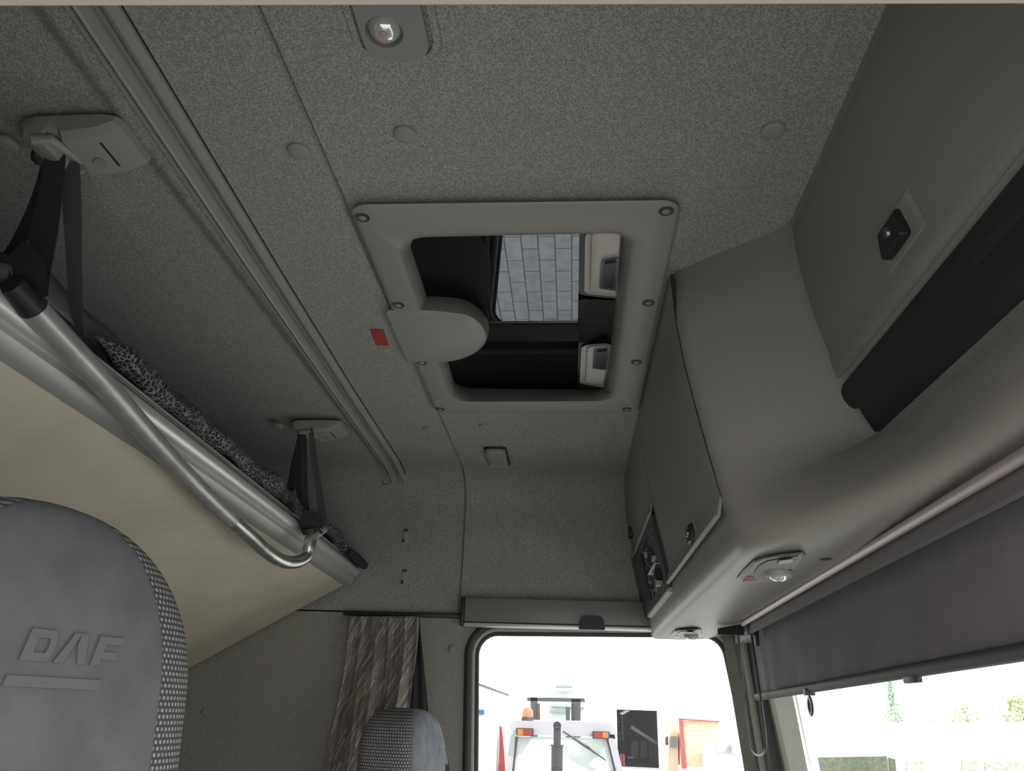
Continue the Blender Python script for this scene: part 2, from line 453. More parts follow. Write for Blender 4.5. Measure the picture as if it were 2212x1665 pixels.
# near wall: pale door header across the very top of the view, rear part, sill
h0, h1 = at(0, 13, Y=YN-.012), at(2212, 8, Y=YN-.012); hd_ = (h1-h0)/(h1.x-h0.x)
h0, h1 = h0+hd_*(XB-h0.x), h0+hd_*(0.80-h0.x); h0.z = min(h0.z, 3.3)
props(loft('door_header', [[V(p.x, YN-.06, p.z-.002), V(p.x, YN-.014, p.z-.002), V(p.x, YN-.012, p.z), V(p.x, YN-.012, 3.42), V(p.x, YN-.06, 3.42)] for p in (h0, h1)], M_pale), kind='structure')
props(box('wall_near', (XB, YN-0.06, 1.45), (-0.42, YN-0.012, 2.9185), M_wall), kind='structure')

# ---- far wall, lower part, with the rounded window opening
def wcorners(o):      # window corner polygon grown by o
    return [V(-0.284-o, YW, 2.811+o), V(0.440+o, YW, 2.824+o), V(0.565+o, YW, 1.95-o), V(-0.246-o, YW, 1.95-o)]
hole = rrect(wcorners(0.028), [0.07, 0.08, 0.07, 0.07], 8)
lw = plate_hole('wall_far_lower', [V(XB, YW, 2.87), V(0.62, YW, 2.87), V(0.75, YW, 1.45), V(XB, YW, 1.45)], [hole], M_wall, depth=(0, 0.05, 0))
props(lw, kind='structure')

def ring(name, offs, m, parent=None, prof=None, dy=0.0, r=0.006, rc=0.06):
    pts = [p+V(0, dy, 0) for p in rrect(wcorners(offs), [rc+offs]*4, 10)]
    bm = bmesh.new(); n = 8; rings = []; N = len(pts)
    for i, p in enumerate(pts):
        t = (pts[(i+1) % N]-pts[i-1]).normalized(); s = t.cross(V(0, 1, 0)).normalized()
        rings.append([bm.verts.new(p+(s*math.cos(2*math.pi*k/n)+V(0, 1, 0)*math.sin(2*math.pi*k/n))*r) for k in range(n)])
    for i in range(N):
        for k in range(n): bm.faces.new((rings[i][k], rings[i][(k+1) % n], rings[(i+1) % N][(k+1) % n], rings[(i+1) % N][k]))
    return from_bm(name, bm, m, parent, angle=60)
win = bpy.data.objects.new('window_1', None); COL.objects.link(win); win.location = (0.1, YW, 2.4); props(win, kind='structure')
M_side = mat_glass('side window glass', tint=(0.97, 0.99, 0.98), refl=0.03)
ring('outer_seal', 0.028, M_rubber, win, dy=-0.004, r=0.012)
ring('seal_bead', 0.0145, M_bead, win, dy=0.0, r=0.0075)
ring('inner_seal', 0.004, M_rubber, win, dy=0.008, r=0.0085)
mesh('pane', [p+V(0, 0.012, 0) for p in rrect(wcorners(0.002), .06, 8)], [tuple(range(36))], M_side, win, smooth=False)

# ---- A pillar between side window and windscreen
def strip(name, lines, m, parent=None):
    return grid(name, [[a, b] for a, b in lines], m, parent, thick=0.0)
ZT, ZB = 2.86, 1.9
def pl(top, bot, Y0, Y1=None):
    Y1 = Y0 if Y1 is None else Y1
    a = at(*top, Y=Y0); b = at(*bot, Y=Y1); d = b-a
    return (a + d*((ZT-a.z)/d.z), a + d*((ZB-a.z)/d.z))
Ls = [pl((1564, 1400), (1608, 1665), 2.318), pl((1587, 1400), (1638, 1665), 2.30), pl((1598, 1390), (1641, 1665), 2.285), pl((1606, 1390), (1650, 1665), 2.275),
      pl((1613, 1390), (1660, 1665), 2.28), pl((1628, 1400), (1668, 1665), 2.25), pl((1636, 1400), (1690, 1665), 2.25),
      pl((1650, 1440), (1699, 1665), 2.22), pl((1672, 1510), (1707, 1665), 2.20), pl((1693, 1510), (1730, 1665), 2.17), pl((1712, 1500), (1745, 1665), 2.14), pl((1716, 1500), (1752, 1665), 2.25)]
pil = bpy.data.objects.new('trim_1', None); COL.objects.link(pil); pil.location = (0.52, 2.25, 2.4); props(pil, kind='structure')
strip('window_side_trim', Ls[0:2], mat('brown grey trim', (.15, .145, .125), .5), pil)
strip('seal_lip', Ls[1:3], M_rubber, pil); strip('seal_ridge', Ls[2:5], mat('grey seal ridge', (.22, .22, .19), .5), pil)
strip('seal_channel', Ls[4:7], M_rubber, pil); strip('pillar_edge', Ls[6:9], M_pillar, pil)
strip('pillar_cover', Ls[8:12], M_pillarp, pil)

# ---- windscreen: pane, frame, dashboard below
XG = 0.66
props(box('wall_front', (0.60, YN-0.06, 1.45), (0.72, YW+0.06, 2.05), M_black), kind='structure')
hd = box('trim_2', (0.47, YN-0.06, 2.80), (0.66, YW+0.06, 3.42), M_plast); props(hd, kind='structure')
wsn = bpy.data.objects.new('window_2', None); COL.objects.link(wsn); wsn.location = (XG, 1.3, 2.4); props(wsn, kind='structure')
M_ws = mat_glass('windscreen glass', tint=(0.98, 1.0, 0.99), refl=0.03)
mesh('pane', [V(XG, YN-.05, 2.05), V(XG, YW-.1, 2.05), V(XG-.04, YW-.1, 2.82), V(XG-.04, YN-.05, 2.82)], [(0, 1, 2, 3)], M_ws, wsn, smooth=False)
dash = empty('dashboard', (0.5, 1.3, 1.9), 'dark moulded dashboard running under the windscreen', 'dashboard')
box('dashboard_body', (0.36, YN+.02, 1.452), (0.595, YW-0.08, 1.98), mat('dashboard plastic', (.16, .155, .15), .6), dash, bev=0.05, seg=4)
box('dashboard_top', (0.38, YN+.02, 1.975), (0.595, YW-0.08, 2.0), mat('dashboard plastic', (.16, .155, .15), .6), dash, bev=0.01)

# ================================================================== OVERHEAD CONSOLE
A = [(0.166, 3.315), (0.168, 3.25), (0.171, 3.19), (0.179, 3.12), (0.189, 3.06), (0.200, 3.00), (0.203, 2.985), (0.206, 2.97), (0.209, 2.955), (0.213, 2.935), (0.221, 2.895), (0.225, 2.868), (0.229, 2.845), (0.2335, 2.827), (0.238, 2.8165), (0.247, 2.8115), (0.33, 2.811), (0.388, 2.814), (0.47, 2.830)]
B = [(0.333, 3.315), (0.336, 3.25), (0.342, 3.19), (0.352, 3.12), (0.366, 3.06), (0.378, 3.032), (0.400, 3.024), (0.420, 2.995), (0.418, 2.962), (0.404, 2.953), (0.396, 2.935), (0.386, 2.905), (0.376, 2.875), (0.372, 2.858), (0.375, 2.842), (0.383, 2.832), (0.395, 2.828), (0.430, 2.829), (0.47, 2.830)]
def sm(t): t = max(0, min(1, t)); return t*t*(3-2*t)
nR = len(A)
Ycols = [YW, 2.2, 2.0, 1.8, 1.6, 1.4, 1.25, 1.16]
yy = 1.14
while yy > 0.50: Ycols.append(yy); yy -= 0.0125
Ycols += [0.45, 0.40, 0.33, YN-0.01]
def consX(i, Y):
    f = i/(nR-1)
    L = 0.142 - .045*sm(f/.10) + 0.33*sm((f-0.50)/0.30)
    p = 1.0 + 1.1*sm((f-0.50)/0.30)
    s = (1.115-.045*sm(f/.10)-.035*sm((f-.45)/.25)-Y)/L
    if s <= -0.12: wgt = 0
    elif s >= 1.12: wgt = 1
    else:
        def g(u):
            u = max(0, min(1, u)); return 1-(1-u)**p
        wgt = sum(g(s+d) for d in (-.12, -.08, -.04, 0, .04, .08, .12))/7
    # the shelf opening is only cut forward of its left end
    return wgt
def console_pt(i, Y):
    wgt = consX(i, Y)
    ax, az = A[i]; bx, bz = B[i]
    if 5 <= i <= 9:
        cut = 0                    # opening starts here
        sx = 0.378+(0.404-0.378)*(i-5)/4; sz = 3.032+(2.953-3.032)*(i-5)/4
        bx = sx+(bx-sx)*cut; bz = sz+(bz-sz)*cut
    return V(ax+(bx-ax)*wgt, Y, az+(bz-az)*wgt)
con = empty('overhead_locker_unit', (0.3, 1.3, 3.0), 'warm grey moulded overhead storage unit above the windscreen', 'overhead locker')
grid('locker_body', [[console_pt(i, Y) for i in range(nR)] for Y in Ycols], M_plast, con, angle=50)

def interp(P_, z):
    for (x0, z0), (x1, z1) in zip(P_, P_[1:]):
        if z <= z0 and z >= z1: return x0+(x1-x0)*(z0-z)/(z0-z1) if z0 != z1 else x0
    return P_[-1][0]
def panel(name, prof, y0, y1, z0, z1, off, thick, m, parent, r=0.012, lip=0.0, nz=14):
    """slab following the profile: y0..y1, z0 (low)..z1 (high), standing off the body towards the rear"""
    loops = []
    def loop(o, ins):
        L = []
        for k in range(nz+1):
            z = z0+ins+(z1-z0-2*ins)*k/nz
            fl = lip*math.exp(-((z-z0-.004)/0.015)**2)
            L.append(V(interp(prof, z)-o-fl, y0+ins, z))
        for k in range(nz+1):
            z = z1-ins-(z1-z0-2*ins)*k/nz
            fl = lip*math.exp(-((z-z0-.004)/0.015)**2)
            L.append(V(interp(prof, z)-o-fl, y1-ins, z))
        return L
    bm = bmesh.new(); LL = [loop(-0.004, 0), loop(off, 0), loop(off+thick, 0.003)]
    R = [[bm.verts.new(p) for p in L] for L in LL]; n = len(R[0])
    for i in range(2):
        for j in range(n): bm.faces.new((R[i][j], R[i][(j+1) % n], R[i+1][(j+1) % n], R[i+1][j]))
    h = nz+1
    T = R[2]
    for k in range(nz): bm.faces.new((T[k], T[k+1], T[2*h-2-k], T[2*h-1-k]))
    return from_bm(name, bm, m, parent, angle=40)
d1 = panel('door', A, 1.089, 1.715, 2.872, 3.285, 0.0004, 0.0008, M_door, con, lip=0.012)
panel('door_gap', A, 1.715, 1.723, 2.872, 3.285, 0.0, 0.0005, M_gap, con)
panel('door_gap', A, 1.0845, 1.0885, 2.90, 3.285, 0.0, 0.0006, M_gap, con)
d2 = panel('door', A, 1.723, 2.32, 3.035, 3.285, 0.0004, 0.0008, M_door, con, lip=0.012)
d3 = panel('door', B, YN+0.02, 0.970, 3.040, 3.285, 0.0004, 0.0008, M_door, con, lip=0.006)
panel('door_gap', B, 0.970, 0.974, 3.040, 3.285, 0.0, 0.0005, M_gap, con)
# shelf with padded black edge
pe = [(0.383, 3.036), (0.374, 3.029), (0.3715, 3.018), (0.374, 3.007), (0.379, 2.999), (0.386, 2.993), (0.40, 2.993), (0.41, 3.0), (0.41, 3.03)]
loft('padded_edge', [[V(x, y, z) for x, z in pe] for y in (0.972, 0.95, YN+0.02)], M_pad, con, angle=70)
pf = [(0.380, 2.997), (0.386, 2.978), (0.398, 2.953), (0.415, 2.953), (0.415, 2.997)]
loft('shelf_recess', [[V(x, y, z) for x, z in pf] for y in (0.950, YN+0.02)], M_pad, con, angle=70)

# latches and locks
def latch(prof, y, z, sy, sz, parent, key=True):
    X = interp(prof, z)-0.0016; zt = z+sz; zb = z-sz
    xt = interp(prof, zt)-0.0017; xb = interp(prof, zb)-0.0017
    fr = mesh('latch_surround', [V(xt, y-sy, zt), V(xt, y+sy, zt), V(xb, y+sy, zb), V(xb, y-sy, zb),
                          V(xt-.002, y-sy*.84, zt-.15*sz), V(xt-.002, y+sy*.84, zt-.15*sz), V(xb-.002, y+sy*.84, zb+.15*sz), V(xb-.002, y-sy*.84, zb+.15*sz)],
              [(0, 1, 5, 4), (1, 2, 6, 5), (2, 3, 7, 6), (3, 0, 4, 7), (4, 5, 6, 7)], M_door, parent, smooth=False)
    return fr, X
def lock(prof, y, z, sy, sz, parent):
    fr, X = latch(prof, y, z, sy, sz, parent)
    hy = min(sy*.62, .026)
    box('latch_handle', (X-0.012, y-hy, z-sz*.72), (X+0.002, y+hy, z+sz*.72), M_black, parent, bev=0.004, seg=3)
    turned('lock_barrel', [(0, -.0155), (.0055, -.0155), (.0068, -.0135), (.0068, -.010)], (X, y-sy*.05, z+sz*.05), (1, 0, 0), M_screw, parent)
lock(A, 1.335, 2.900, 0.030, 0.022, d1)
lock(A, 2.22, 3.10, 0.030, 0.022, d2)
lock(B, 0.705, 3.092, 0.050, 0.024, d3)

# fuse and connector bay below the far locker door
fb = empty('fuse_panel', (0.22, 1.95, 2.95), 'open black bay of fuses and connectors beside the far locker door', 'fuse panel')
def bay_frame():
    ins = 0.02; y0, y1, z0, z1 = 1.725, 2.13, 2.868, 3.032
    bm = bmesh.new()
    def q(y, z, o): return V(interp(A, z)-o, y, z)
    n = 10
    outer = [(y0, z0+(z1-z0)*k/n) for k in range(n)]+[(y0+(y1-y0)*k/n, z1) for k in range(n)]+[(y1, z1-(z1-z0)*k/n) for k in range(n)]+[(y1-(y1-y0)*k/n, z0) for k in range(n)]
    yi0, yi1, zi0, zi1 = y0+.045, y1-.03, z0+.02, z1-.018
    inner = [(yi0, zi0+(zi1-zi0)*k/n) for k in range(n)]+[(yi0+(yi1-yi0)*k/n, zi1) for k in range(n)]+[(yi1, zi1-(zi1-zi0)*k/n) for k in range(n)]+[(yi1-(yi1-yi0)*k/n, zi0) for k in range(n)]
    L = [[q(y, z, -.004) for y, z in outer], [q(y, z, .009) for y, z in outer], [q(y, z, .009) for y, z in inner], [q(y, z, .003) for y, z in inner]]
    R = [[bm.verts.new(p) for p in l] for l in L]; N = len(R[0])
    for i in range(3):
        for j in range(N): bm.faces.new((R[i][j], R[i][(j+1) % N], R[i+1][(j+1) % N], R[i+1][j]))
    from_bm('bay_frame', bm, mat('blue black plastic', (0.045, 0.048, 0.06), 0.4), fb, angle=30)
bay_frame()
panel('bay_back', A, 1.76, 2.11, 2.88, 3.02, 0.0015, 0.001, mat('bay board', (0.10, 0.11, 0.125), 0.5), fb)
panel('blank_cover', A, 2.13, 2.325, 2.862, 3.03, 0.004, 0.006, mat('blue black cover', (0.035, 0.037, 0.046), 0.35), fb)
panel('lower_lip', A, 1.73, 2.22, 2.857, 2.868, 0.004, 0.007, mat('pale lip', (0.36, 0.31, 0.29), 0.5), fb)
def bayitem(name, y, z, sy, sz, h, col, rough=.5, metal=0, tilt=0):
    x = interp(A, z)-0.003
    Mx = Matrix.Translation((x, y, z)) @ Matrix.Rotation(math.radians(tilt), 4, 'X')
    box(name, (-h, -sy/2, -sz/2), (0.001, sy/2, sz/2), mat('bay '+col, {'k': (.015, .016, .02), 'w': (.40, .38, .33), 'g': (.10, .11, .13), 's': (.5, .52, .55)}[col], rough, metal), fb, bev=0.001, seg=1, M=Mx)
bayitem('relay', 1.95, 2.985, .030, .018, .012, 'w')
bayitem('wiring_block', 1.90, 2.965, .05, .040, .012, 'k', tilt=10)
for k in range(3): bayitem('fuse', 1.875-.013*k, 2.955, .009, .012, .009, 's')
for k in range(3): bayitem('fuse', 1.935-.013*k, 2.935, .009, .012, .009, 's')
bayitem('divider', 1.90, 2.938, .16, .004, .012, 's', tilt=0)
bayitem('relay', 2.03, 2.935, .035, .018, .006, 'g'); bayitem('relay', 1.85, 2.915, .04, .026, .014, 'k'); bayitem('relay', 1.90, 2.905, .05, .02, .014, 'k', tilt=12)
bayitem('socket', 2.06, 2.955, .02, .014, .004, 'k'); bayitem('socket', 2.04, 2.915, .016, .012, .004, 'k'); bayitem('socket', 2.065, 2.915, .016, .012, .004, 'k')
bayitem('connector', 1.85, 2.895, .03, .012, .016, 'w'); bayitem('label_card', 1.96, 2.892, .05, .018, .004, 'w'); bayitem('socket', 2.02, 2.894, .02, .012, .004, 'k')
for y0, y1, z0, z1 in ((1.99, 1.90, 3.012, 2.98), (2.05, 1.93, 3.00, 2.94), (1.82, 1.87, 2.94, 2.91), (1.88, 1.83, 2.93, 2.90), (2.0, 1.9, 2.995, 2.955)):
    p0 = V(interp(A, z0)-.006, y0, z0); p1 = V(interp(A, z1)-.010, y1, z1); pm = (p0+p1)/2-V(.006, 0, .004)
    tube('wire', spline([p0, pm, p1], 5), .0018, M_black, fb, n=6)

# small plug in the underside, reading lamps
def cap(name, c, r, ax, m, label=None, cat=None, group=None, h=0.001, ringm=None):
    o = turned(name, [(0, h*0.9), (r*.8, h), (r*.95, h*.6), (r, 0), (r, -.002)], c, ax, m, None, n=20)
    if label: props(o, label, cat, group)
    return o
cap('hole_plug', at(1782, 1207, Z=2.8125), .009, (0, 0, -1), M_black, 'small dark oval plug in the underside beside the near reading lamp', 'plug')

def reading_lamp(name, c, label, k=1.0, ang=0):
    """outline in metres round the lamp, read off the near lamp"""
    z = 2.8115; ref = at(1670, 1228, Z=z)
    R = Matrix.Translation(c) @ Matrix.Rotation(ang, 4, 'Z')
    def Q(px, zz, sh=1.0):
        out = []
        for x, y in px:
            p = at(x, y, Z=z-zz)-ref; out.append(R @ V(p.x*k*sh, p.y*k*sh, -zz))
        return out
    t = empty(name, c, label, 'lamp')
    o = [(1592, 1250), (1606, 1232), (1628, 1211), (1650, 1203), (1690, 1196), (1733, 1192), (1741, 1199), (1722, 1232), (1700, 1256), (1612, 1260)]
    o2 = [(1600, 1250), (1612, 1234), (1632, 1215), (1652, 1207), (1690, 1200), (1728, 1197), (1733, 1202), (1714, 1232), (1696, 1253), (1616, 1257)]
    loft('bezel', [Q(o, -.001), Q(o, .003), Q(o2, .007)], M_rail, t, angle=30)
    q = [(1628, 1238), (1640, 1222), (1658, 1212), (1725, 1201), (1700, 1236), (1688, 1248), (1640, 1247)]
    loft('lamp_panel', [Q(q, .0065), Q(q, .0085)], M_plast, t, angle=30)
    cc = Q([(1683, 1236)], .0085)[0]
    turned('lamp_cup', [(.020*k, 0), (.0195*k, .005), (.0165*k, .008), (.015*k, .007)], cc, (0, 0, -1), M_rail, t)
    turned('lens', [(.0155*k, .006), (.013*k, .010), (.007*k, .013), (0, .0137)], cc, (0, 0, -1), M_lens, t)
    loft('switch', [Q([(1680, 1219), (1684, 1211), (1712, 1207), (1712, 1216)], zz) for zz in (.008, .0125)], M_pillarp, t, angle=30)
    loft('indicator_lens', [Q([(1604, 1256), (1613, 1245), (1628, 1245), (1634, 1254)], zz) for zz in (.0065, .0078)], mat('red clear lens', (0.55, 0.30, 0.25), .2), t)
    return t
reading_lamp('reading_lamp', at(1670, 1228, Z=2.8115), 'adjustable reading lamp under the overhead unit beside the roller blind')
reading_lamp('reading_lamp', at(1487, 1366, Z=2.8115), 'small reading lamp under the overhead unit above the side window', k=1.0)

# ================================================================== ROOF HATCH
ht = empty('roof_hatch', (-0.09, 1.33, 3.33), 'square roof hatch with moulded grey frame and dark reflecting glass', 'roof hatch')
def quad(z, *px): return [at(x, y, Z=z) for x, y in px]
o0 = rrect(quad(3.301, (753, 438), (1474, 428), (1377, 891), (941, 891)), .028, 6)
o1 = rrect(quad(3.286, (751, 442), (1473, 432), (1378, 890), (940, 890)), .028, 6)
o2 = rrect(quad(3.281, (766, 452), (1462, 443), (1371, 884), (949, 884)), .022, 6)
o3 = rrect(quad(3.282, (850, 505), (1376, 497), (1330, 866), (975, 868)), [.05, .035, .05, .05], 6)
o4 = rrect(quad(3.290, (858, 513), (1366, 503), (1320, 862), (983, 864)), [.05, .035, .05, .05], 6)
o5 = rrect(quad(3.338, (884, 500), (1346, 494), (1306, 842), (985, 838)), [.045, .03, .03, .045], 6)
o6 = rrect(quad(3.347, (882, 498), (1348, 492), (1307, 843), (984, 840)), [.045, .03, .03, .045], 6)
loft('hatch_frame', [o0, o1, o2, o3, o4, o5, o6], M_frame, ht, cap0=False, cap1=False, angle=50)
gx = [V(-.31, .92, 3.346), V(.12, .92, 3.346), V(.12, 1.73, 3.346), V(-.31, 1.73, 3.346)]
loft('hatch_glass', [gx, [p+V(0, 0, .006) for p in gx]], M_mir, ht, smooth=False)
bl = spline(quad(3.279, (835, 676), (900, 677), (960, 681), (1005, 690), (1033, 712), (1042, 738), (1018, 760), (980, 774), (930, 780), (880, 780)), 5)
bl1 = spline(quad(3.284, (838, 670), (905, 670), (965, 674), (1015, 683), (1043, 708), (1050, 738), (1024, 762), (984, 777), (932, 783), (880, 783)), 5)
tl = spline(quad(3.325, (888, 642), (925, 640), (970, 642), (1015, 652), (1047, 680), (1055, 715), (1040, 750), (1005, 772), (960, 782), (905, 785)), 5)
t2 = spline(quad(3.347, (888, 640), (925, 638), (970, 640), (1015, 650), (1048, 678), (1056, 715), (1041, 750), (1006, 772), (960, 782), (905, 785)), 5)
loft('motor_housing', [bl, bl1, tl, t2], M_frame, ht, angle=50)
bh = spline(quad(3.325, (880, 490), (1010, 492), (1040, 515), (1053, 560), (1056, 620), (1046, 640), (1046, 690), (900, 690)), 5, closed=True)
loft('black_motor_cover', [bh, [p+V(.002, 0, .022) for p in bh]], mat('deep black plastic', (.006, .006, .007), .5, spec=.15), ht, angle=40)
def hatch_latch(outer, inner, bez, btn, base):
    b = loft('latch_base', [rrect(quad(3.336, *base), .012), rrect(quad(3.347, *base), .012)], M_black, ht, angle=30)
    rr = [.022, .016, .004, .014]
    p0 = rrect(quad(3.336, *outer), rr, 6); p1 = rrect(quad(3.331, *outer), rr, 6)
    p2 = rrect(quad(3.328, *inner), [.02, .016, .004, .012], 6); p3 = rrect(quad(3.320, *inner), [.02, .016, .004, .012], 6)
    c = sum(p3, Vector())/len(p3); p4 = [c+(p-c)*.93-V(0, 0, .003) for p in p3]
    pad = loft('latch_pad', [p0, p1, p2, p3, p4], M_wdark, ht, angle=40)
    loft('latch_bezel', [rrect(quad(3.318, *bez), .005), rrect(quad(3.312, *bez), .005)], mat('slate bezel', (.075, .085, .10), .4), pad)
    loft('latch_button', [rrect(quad(3.314, *btn), .002), rrect(quad(3.308, *btn), .002)], M_black, pad)
hatch_latch([(1264, 497), (1345, 494), (1332, 641), (1262, 634)], [(1277, 500), (1342, 497), (1330, 634), (1274, 630)], [(1299, 563), (1338, 556), (1331, 629), (1294, 623)], [(1306, 570), (1331, 567), (1325, 622), (1303, 620)], [(1252, 494), (1350, 490), (1340, 648), (1250, 636)])
hatch_latch([(1256, 746), (1322, 740), (1306, 838), (1252, 828)], [(1268, 750), (1320, 745), (1303, 832), (1264, 826)], [(1283, 756), (1317, 752), (1311, 800), (1280, 796)], [(1290, 761), (1312, 758), (1307, 796), (1288, 793)], [(1250, 738), (1332, 730), (1310, 846), (1246, 838)])
loft('latch_spacer', [rrect(quad(3.333, (1250, 645), (1345, 650), (1330, 745), (1248, 740)), .012), rrect(quad(3.347, (1250, 645), (1345, 650), (1330, 745), (1248, 740)), .012)], mat('deep black plastic', (.006, .006, .007), .5, spec=.15), ht)
for i, (x, y) in enumerate([(783, 470), (1439, 456), (860, 659), (1401, 654), (911, 783), (1375, 782), (951, 884), (1354, 884)]):
    c = at(x, y, Z=3.2806)
    turned('screw_recess_shade', [(.0112, .0), (.0108, .0010), (.0098, .0004), (0, .0004)], c, (0, 0, -1), mat('painted recess shade', (.075, .072, .065), .7), ht, n=20)  # flat dark disc paints the shade of a screw hole
    turned('screw_head', [(.006, .0012), (.0045, .0022), (0, .0026)], c, (0, 0, -1), M_plast, ht, n=14)

# ================================================================== CEILING FITTINGS
cgrp = 'round cover caps in the headliner'
for (x, y), lb in (((645, 327), 'round grey cover cap left of the headliner seam near the roof hatch'),
          ((875, 291), 'round grey cover cap in the headliner above the near edge of the roof hatch'),
          ((1670, 283), 'round grey cover cap in the headliner close to the overhead unit'),
          ((925, 928), 'oval looking cover cap left of the seam beyond the roof hatch'),
          ((1047, 921), 'oval looking cover cap between the roof hatch and the dome lamp'),
          ((601, 921), 'small cover cap left of the far strap anchor on the headliner'),
          ((14, 312), 'cover cap cut by the left edge of the photo beside the near strap anchor')):
    c = at(x, y, Z=3.297)
    turn = turned('cover_cap', [(.0155, -.003), (.0152, .0008), (.0130, .0026), (.008, .0034), (0, .0037)], c, (0, 0, -1), M_plug, None, n=28)
    props(turn, lb, 'cover cap', cgrp)

# curtain rail across the ceiling
rl = empty('curtain_rail', (-0.55, 1.3, 3.29), 'long grey ribbed curtain rail running across the headliner', 'curtain rail')
def extr(name, prof, ys, m, parent, xoff=None, **k):
    """prof (x,z) swept along y; ys: list of (y, dx, dz)"""
    return loft(name, [[V(x+dx, y, z+dz) for x, z in prof] for y, dx, dz in ys], m, parent, **k)
railp = [(-.031, 0.004), (-.031, -.004), (-.029, -.0075), (-.0265, -.0075), (-.0255, -.0012), (-.0215, -.0012), (-.0205, -.008), (-.018, -.010), (-.0145, -.008), (-.0135, -.003), (.003, -.003), (.004, -.009), (.007, -.010), (.0085, -.0012), (.0125, -.0012), (.0135, -.010), (.020, -.0125), (.027, -.011), (.030, -.006), (.031, .004)]
RY = [(YN, -.518, ZC), (.545, -.527, ZC), (1.05, -.543, ZC), (1.6, -.556, ZC), (2.15, -.562, ZC), (2.27, -.564, ZC-.012), (2.318, -.564, ZC-.032)]
extr('rail_profile', railp, RY, M_rail, rl, angle=25)
for gx0, gx1 in ((-.0257, -.0212), (.0083, .0127), (.0308, .0325), (-.0325, -.0308)):
    extr('dark_groove_strip', [(gx0, .002), (gx0, -.0016), (gx1, -.0016), (gx1, .002)], RY, M_gap, rl, smooth=False)  # dark strips laid in to paint the shade of the rail's grooves
bm = bmesh.new(); c = V(-.600, 2.29, 3.272)
add_tube(bm, [c+V(math.cos(a)*.013, math.sin(a)*.004, math.sin(a)*.013) for a in [2*math.pi*k/20 for k in range(21)]], .0011, 6)
from_bm('rail_ring', bm, mat('brass wire', (.16, .14, .10), .4, metal=.6), rl)

# red sticker
q = quad(3.2985, (800, 712), (828, 712), (840, 745), (813, 745))
st = loft('red_label', [q, [p-V(0, 0, .0012) for p in q]], M_red, smooth=False); props(st, 'small red rectangular label stuck on the headliner left of the roof hatch', 'label')

# map lamp at the top edge
ml = empty('ceiling_spot_lamp', (-0.19, .56, 3.29), 'round spot lamp in a grey rounded plate at the top of the photo', 'lamp')
def rr2(cx_, cy_, hx, hy, z, r): return rrect([V(cx_-hx, cy_-hy, z), V(cx_+hx, cy_-hy, z), V(cx_+hx, cy_+hy, z), V(cx_-hx, cy_+hy, z)], r, 6)
mx, my = -0.199, 0.512
loft('fabric_rim', [rr2(mx, my, .052, .125, 3.301, .03), rr2(mx, my, .050, .123, 3.296, .03), rr2(mx, my, .042, .115, 3.2955, .026)], M_head, ml, cap0=False, cap1=False)
hole_ = [V(mx-.010+.0215*math.cos(a), .585+.0215*math.sin(a), 3.290) for a in [2*math.pi*k/28 for k in range(28)]]
plate_hole('lamp_plate', rr2(mx, my, .037, .114, 3.290, .024), [hole_], mat('lamp plate plastic', (.30, .30, .295), .35), ml, depth=(0, 0, .006))
hc = V(mx-.010, .585, 3.290)
turned('lamp_socket', [(.0215, 0), (.0205, -.010), (.0195, -.014)], hc, (0, 0, -1), M_plast, ml, n=28)
turned('lens', [(.0195, -.012), (.0175, -.003), (.012, .004), (.006, .006), (0, .0065)], hc, (0, 0, -1), M_lens, ml, n=28)
turned('bulb', [(.006, .003), (.005, .007), (0, .0085)], hc+V(0, -.002, 0), (0, 0, -1), mat('amber bulb', (.55, .38, .28), .2), ml, n=12)

# dome lamp beyond the hatch
dl = empty('dome_lamp', (-0.22, 2.12, 3.29), 'small rectangular dome lamp with clear lens beyond the roof hatch', 'lamp')
dx, dy = -0.221, 2.095
loft('fabric_rim', [rr2(dx, dy, .041, .095, 3.301, .02), rr2(dx, dy, .040, .093, 3.297, .02), rr2(dx, dy, .034, .085, 3.2965, .017)], M_head, dl, cap0=False, cap1=False)
loft('bezel', [rr2(dx, dy, .034, .085, 3.300, .018), rr2(dx, dy, .033, .084, 3.291, .017), rr2(dx, dy, .031, .082, 3.290, .016)], M_black, dl)
loft('lens', [rr2(dx, dy-.014, .030, .064, 3.291, .015), rr2(dx, dy-.014, .028, .062, 3.282, .015), rr2(dx, dy-.014, .020, .052, 3.278, .012)], M_lens2, dl, angle=30)
loft('lens_switch', [rr2(dx, dy+.062, .029, .016, 3.291, .008), rr2(dx, dy+.062, .027, .014, 3.281, .008)], M_lens2, dl, angle=30)

# ================================================================== FAR WALL FITTINGS
trk = box('curtain_track', (-0.70, YW-.022, 2.855), (-0.325, YW+.005, 2.868), M_black, None, bev=.002)
props(trk, 'thin black curtain track on the side wall left of the blind cassette', 'curtain track')
blc = empty('window_blind_cassette', (-.04, YW-.03, 2.87), 'long grey roller blind cassette fixed above the side window', 'blind')
box('cassette_body', (-.322, YW-.045, 2.842), (.30, YW, 2.912), M_blindbox, blc, bev=.004)
box('end_cap', (-.334, YW-.047, 2.832), (-.322, YW, 2.914), M_black, blc, bev=.002)
box('pull_bar', (-.322, YW-.047, 2.829), (.30, YW-.01, 2.840), M_alu, blc, bev=.003)
hp = rrect([V(.020, 0, 2.828), V(.098, 0, 2.828), V(.092, 0, 2.866), V(.026, 0, 2.866)], [.003, .003, .015, .015], 5)
loft('pull_tab', [[p+V(0, YW-.056, 0) for p in hp], [p+V(0, YW-.040, 0) for p in hp]], M_black, blc, angle=40)

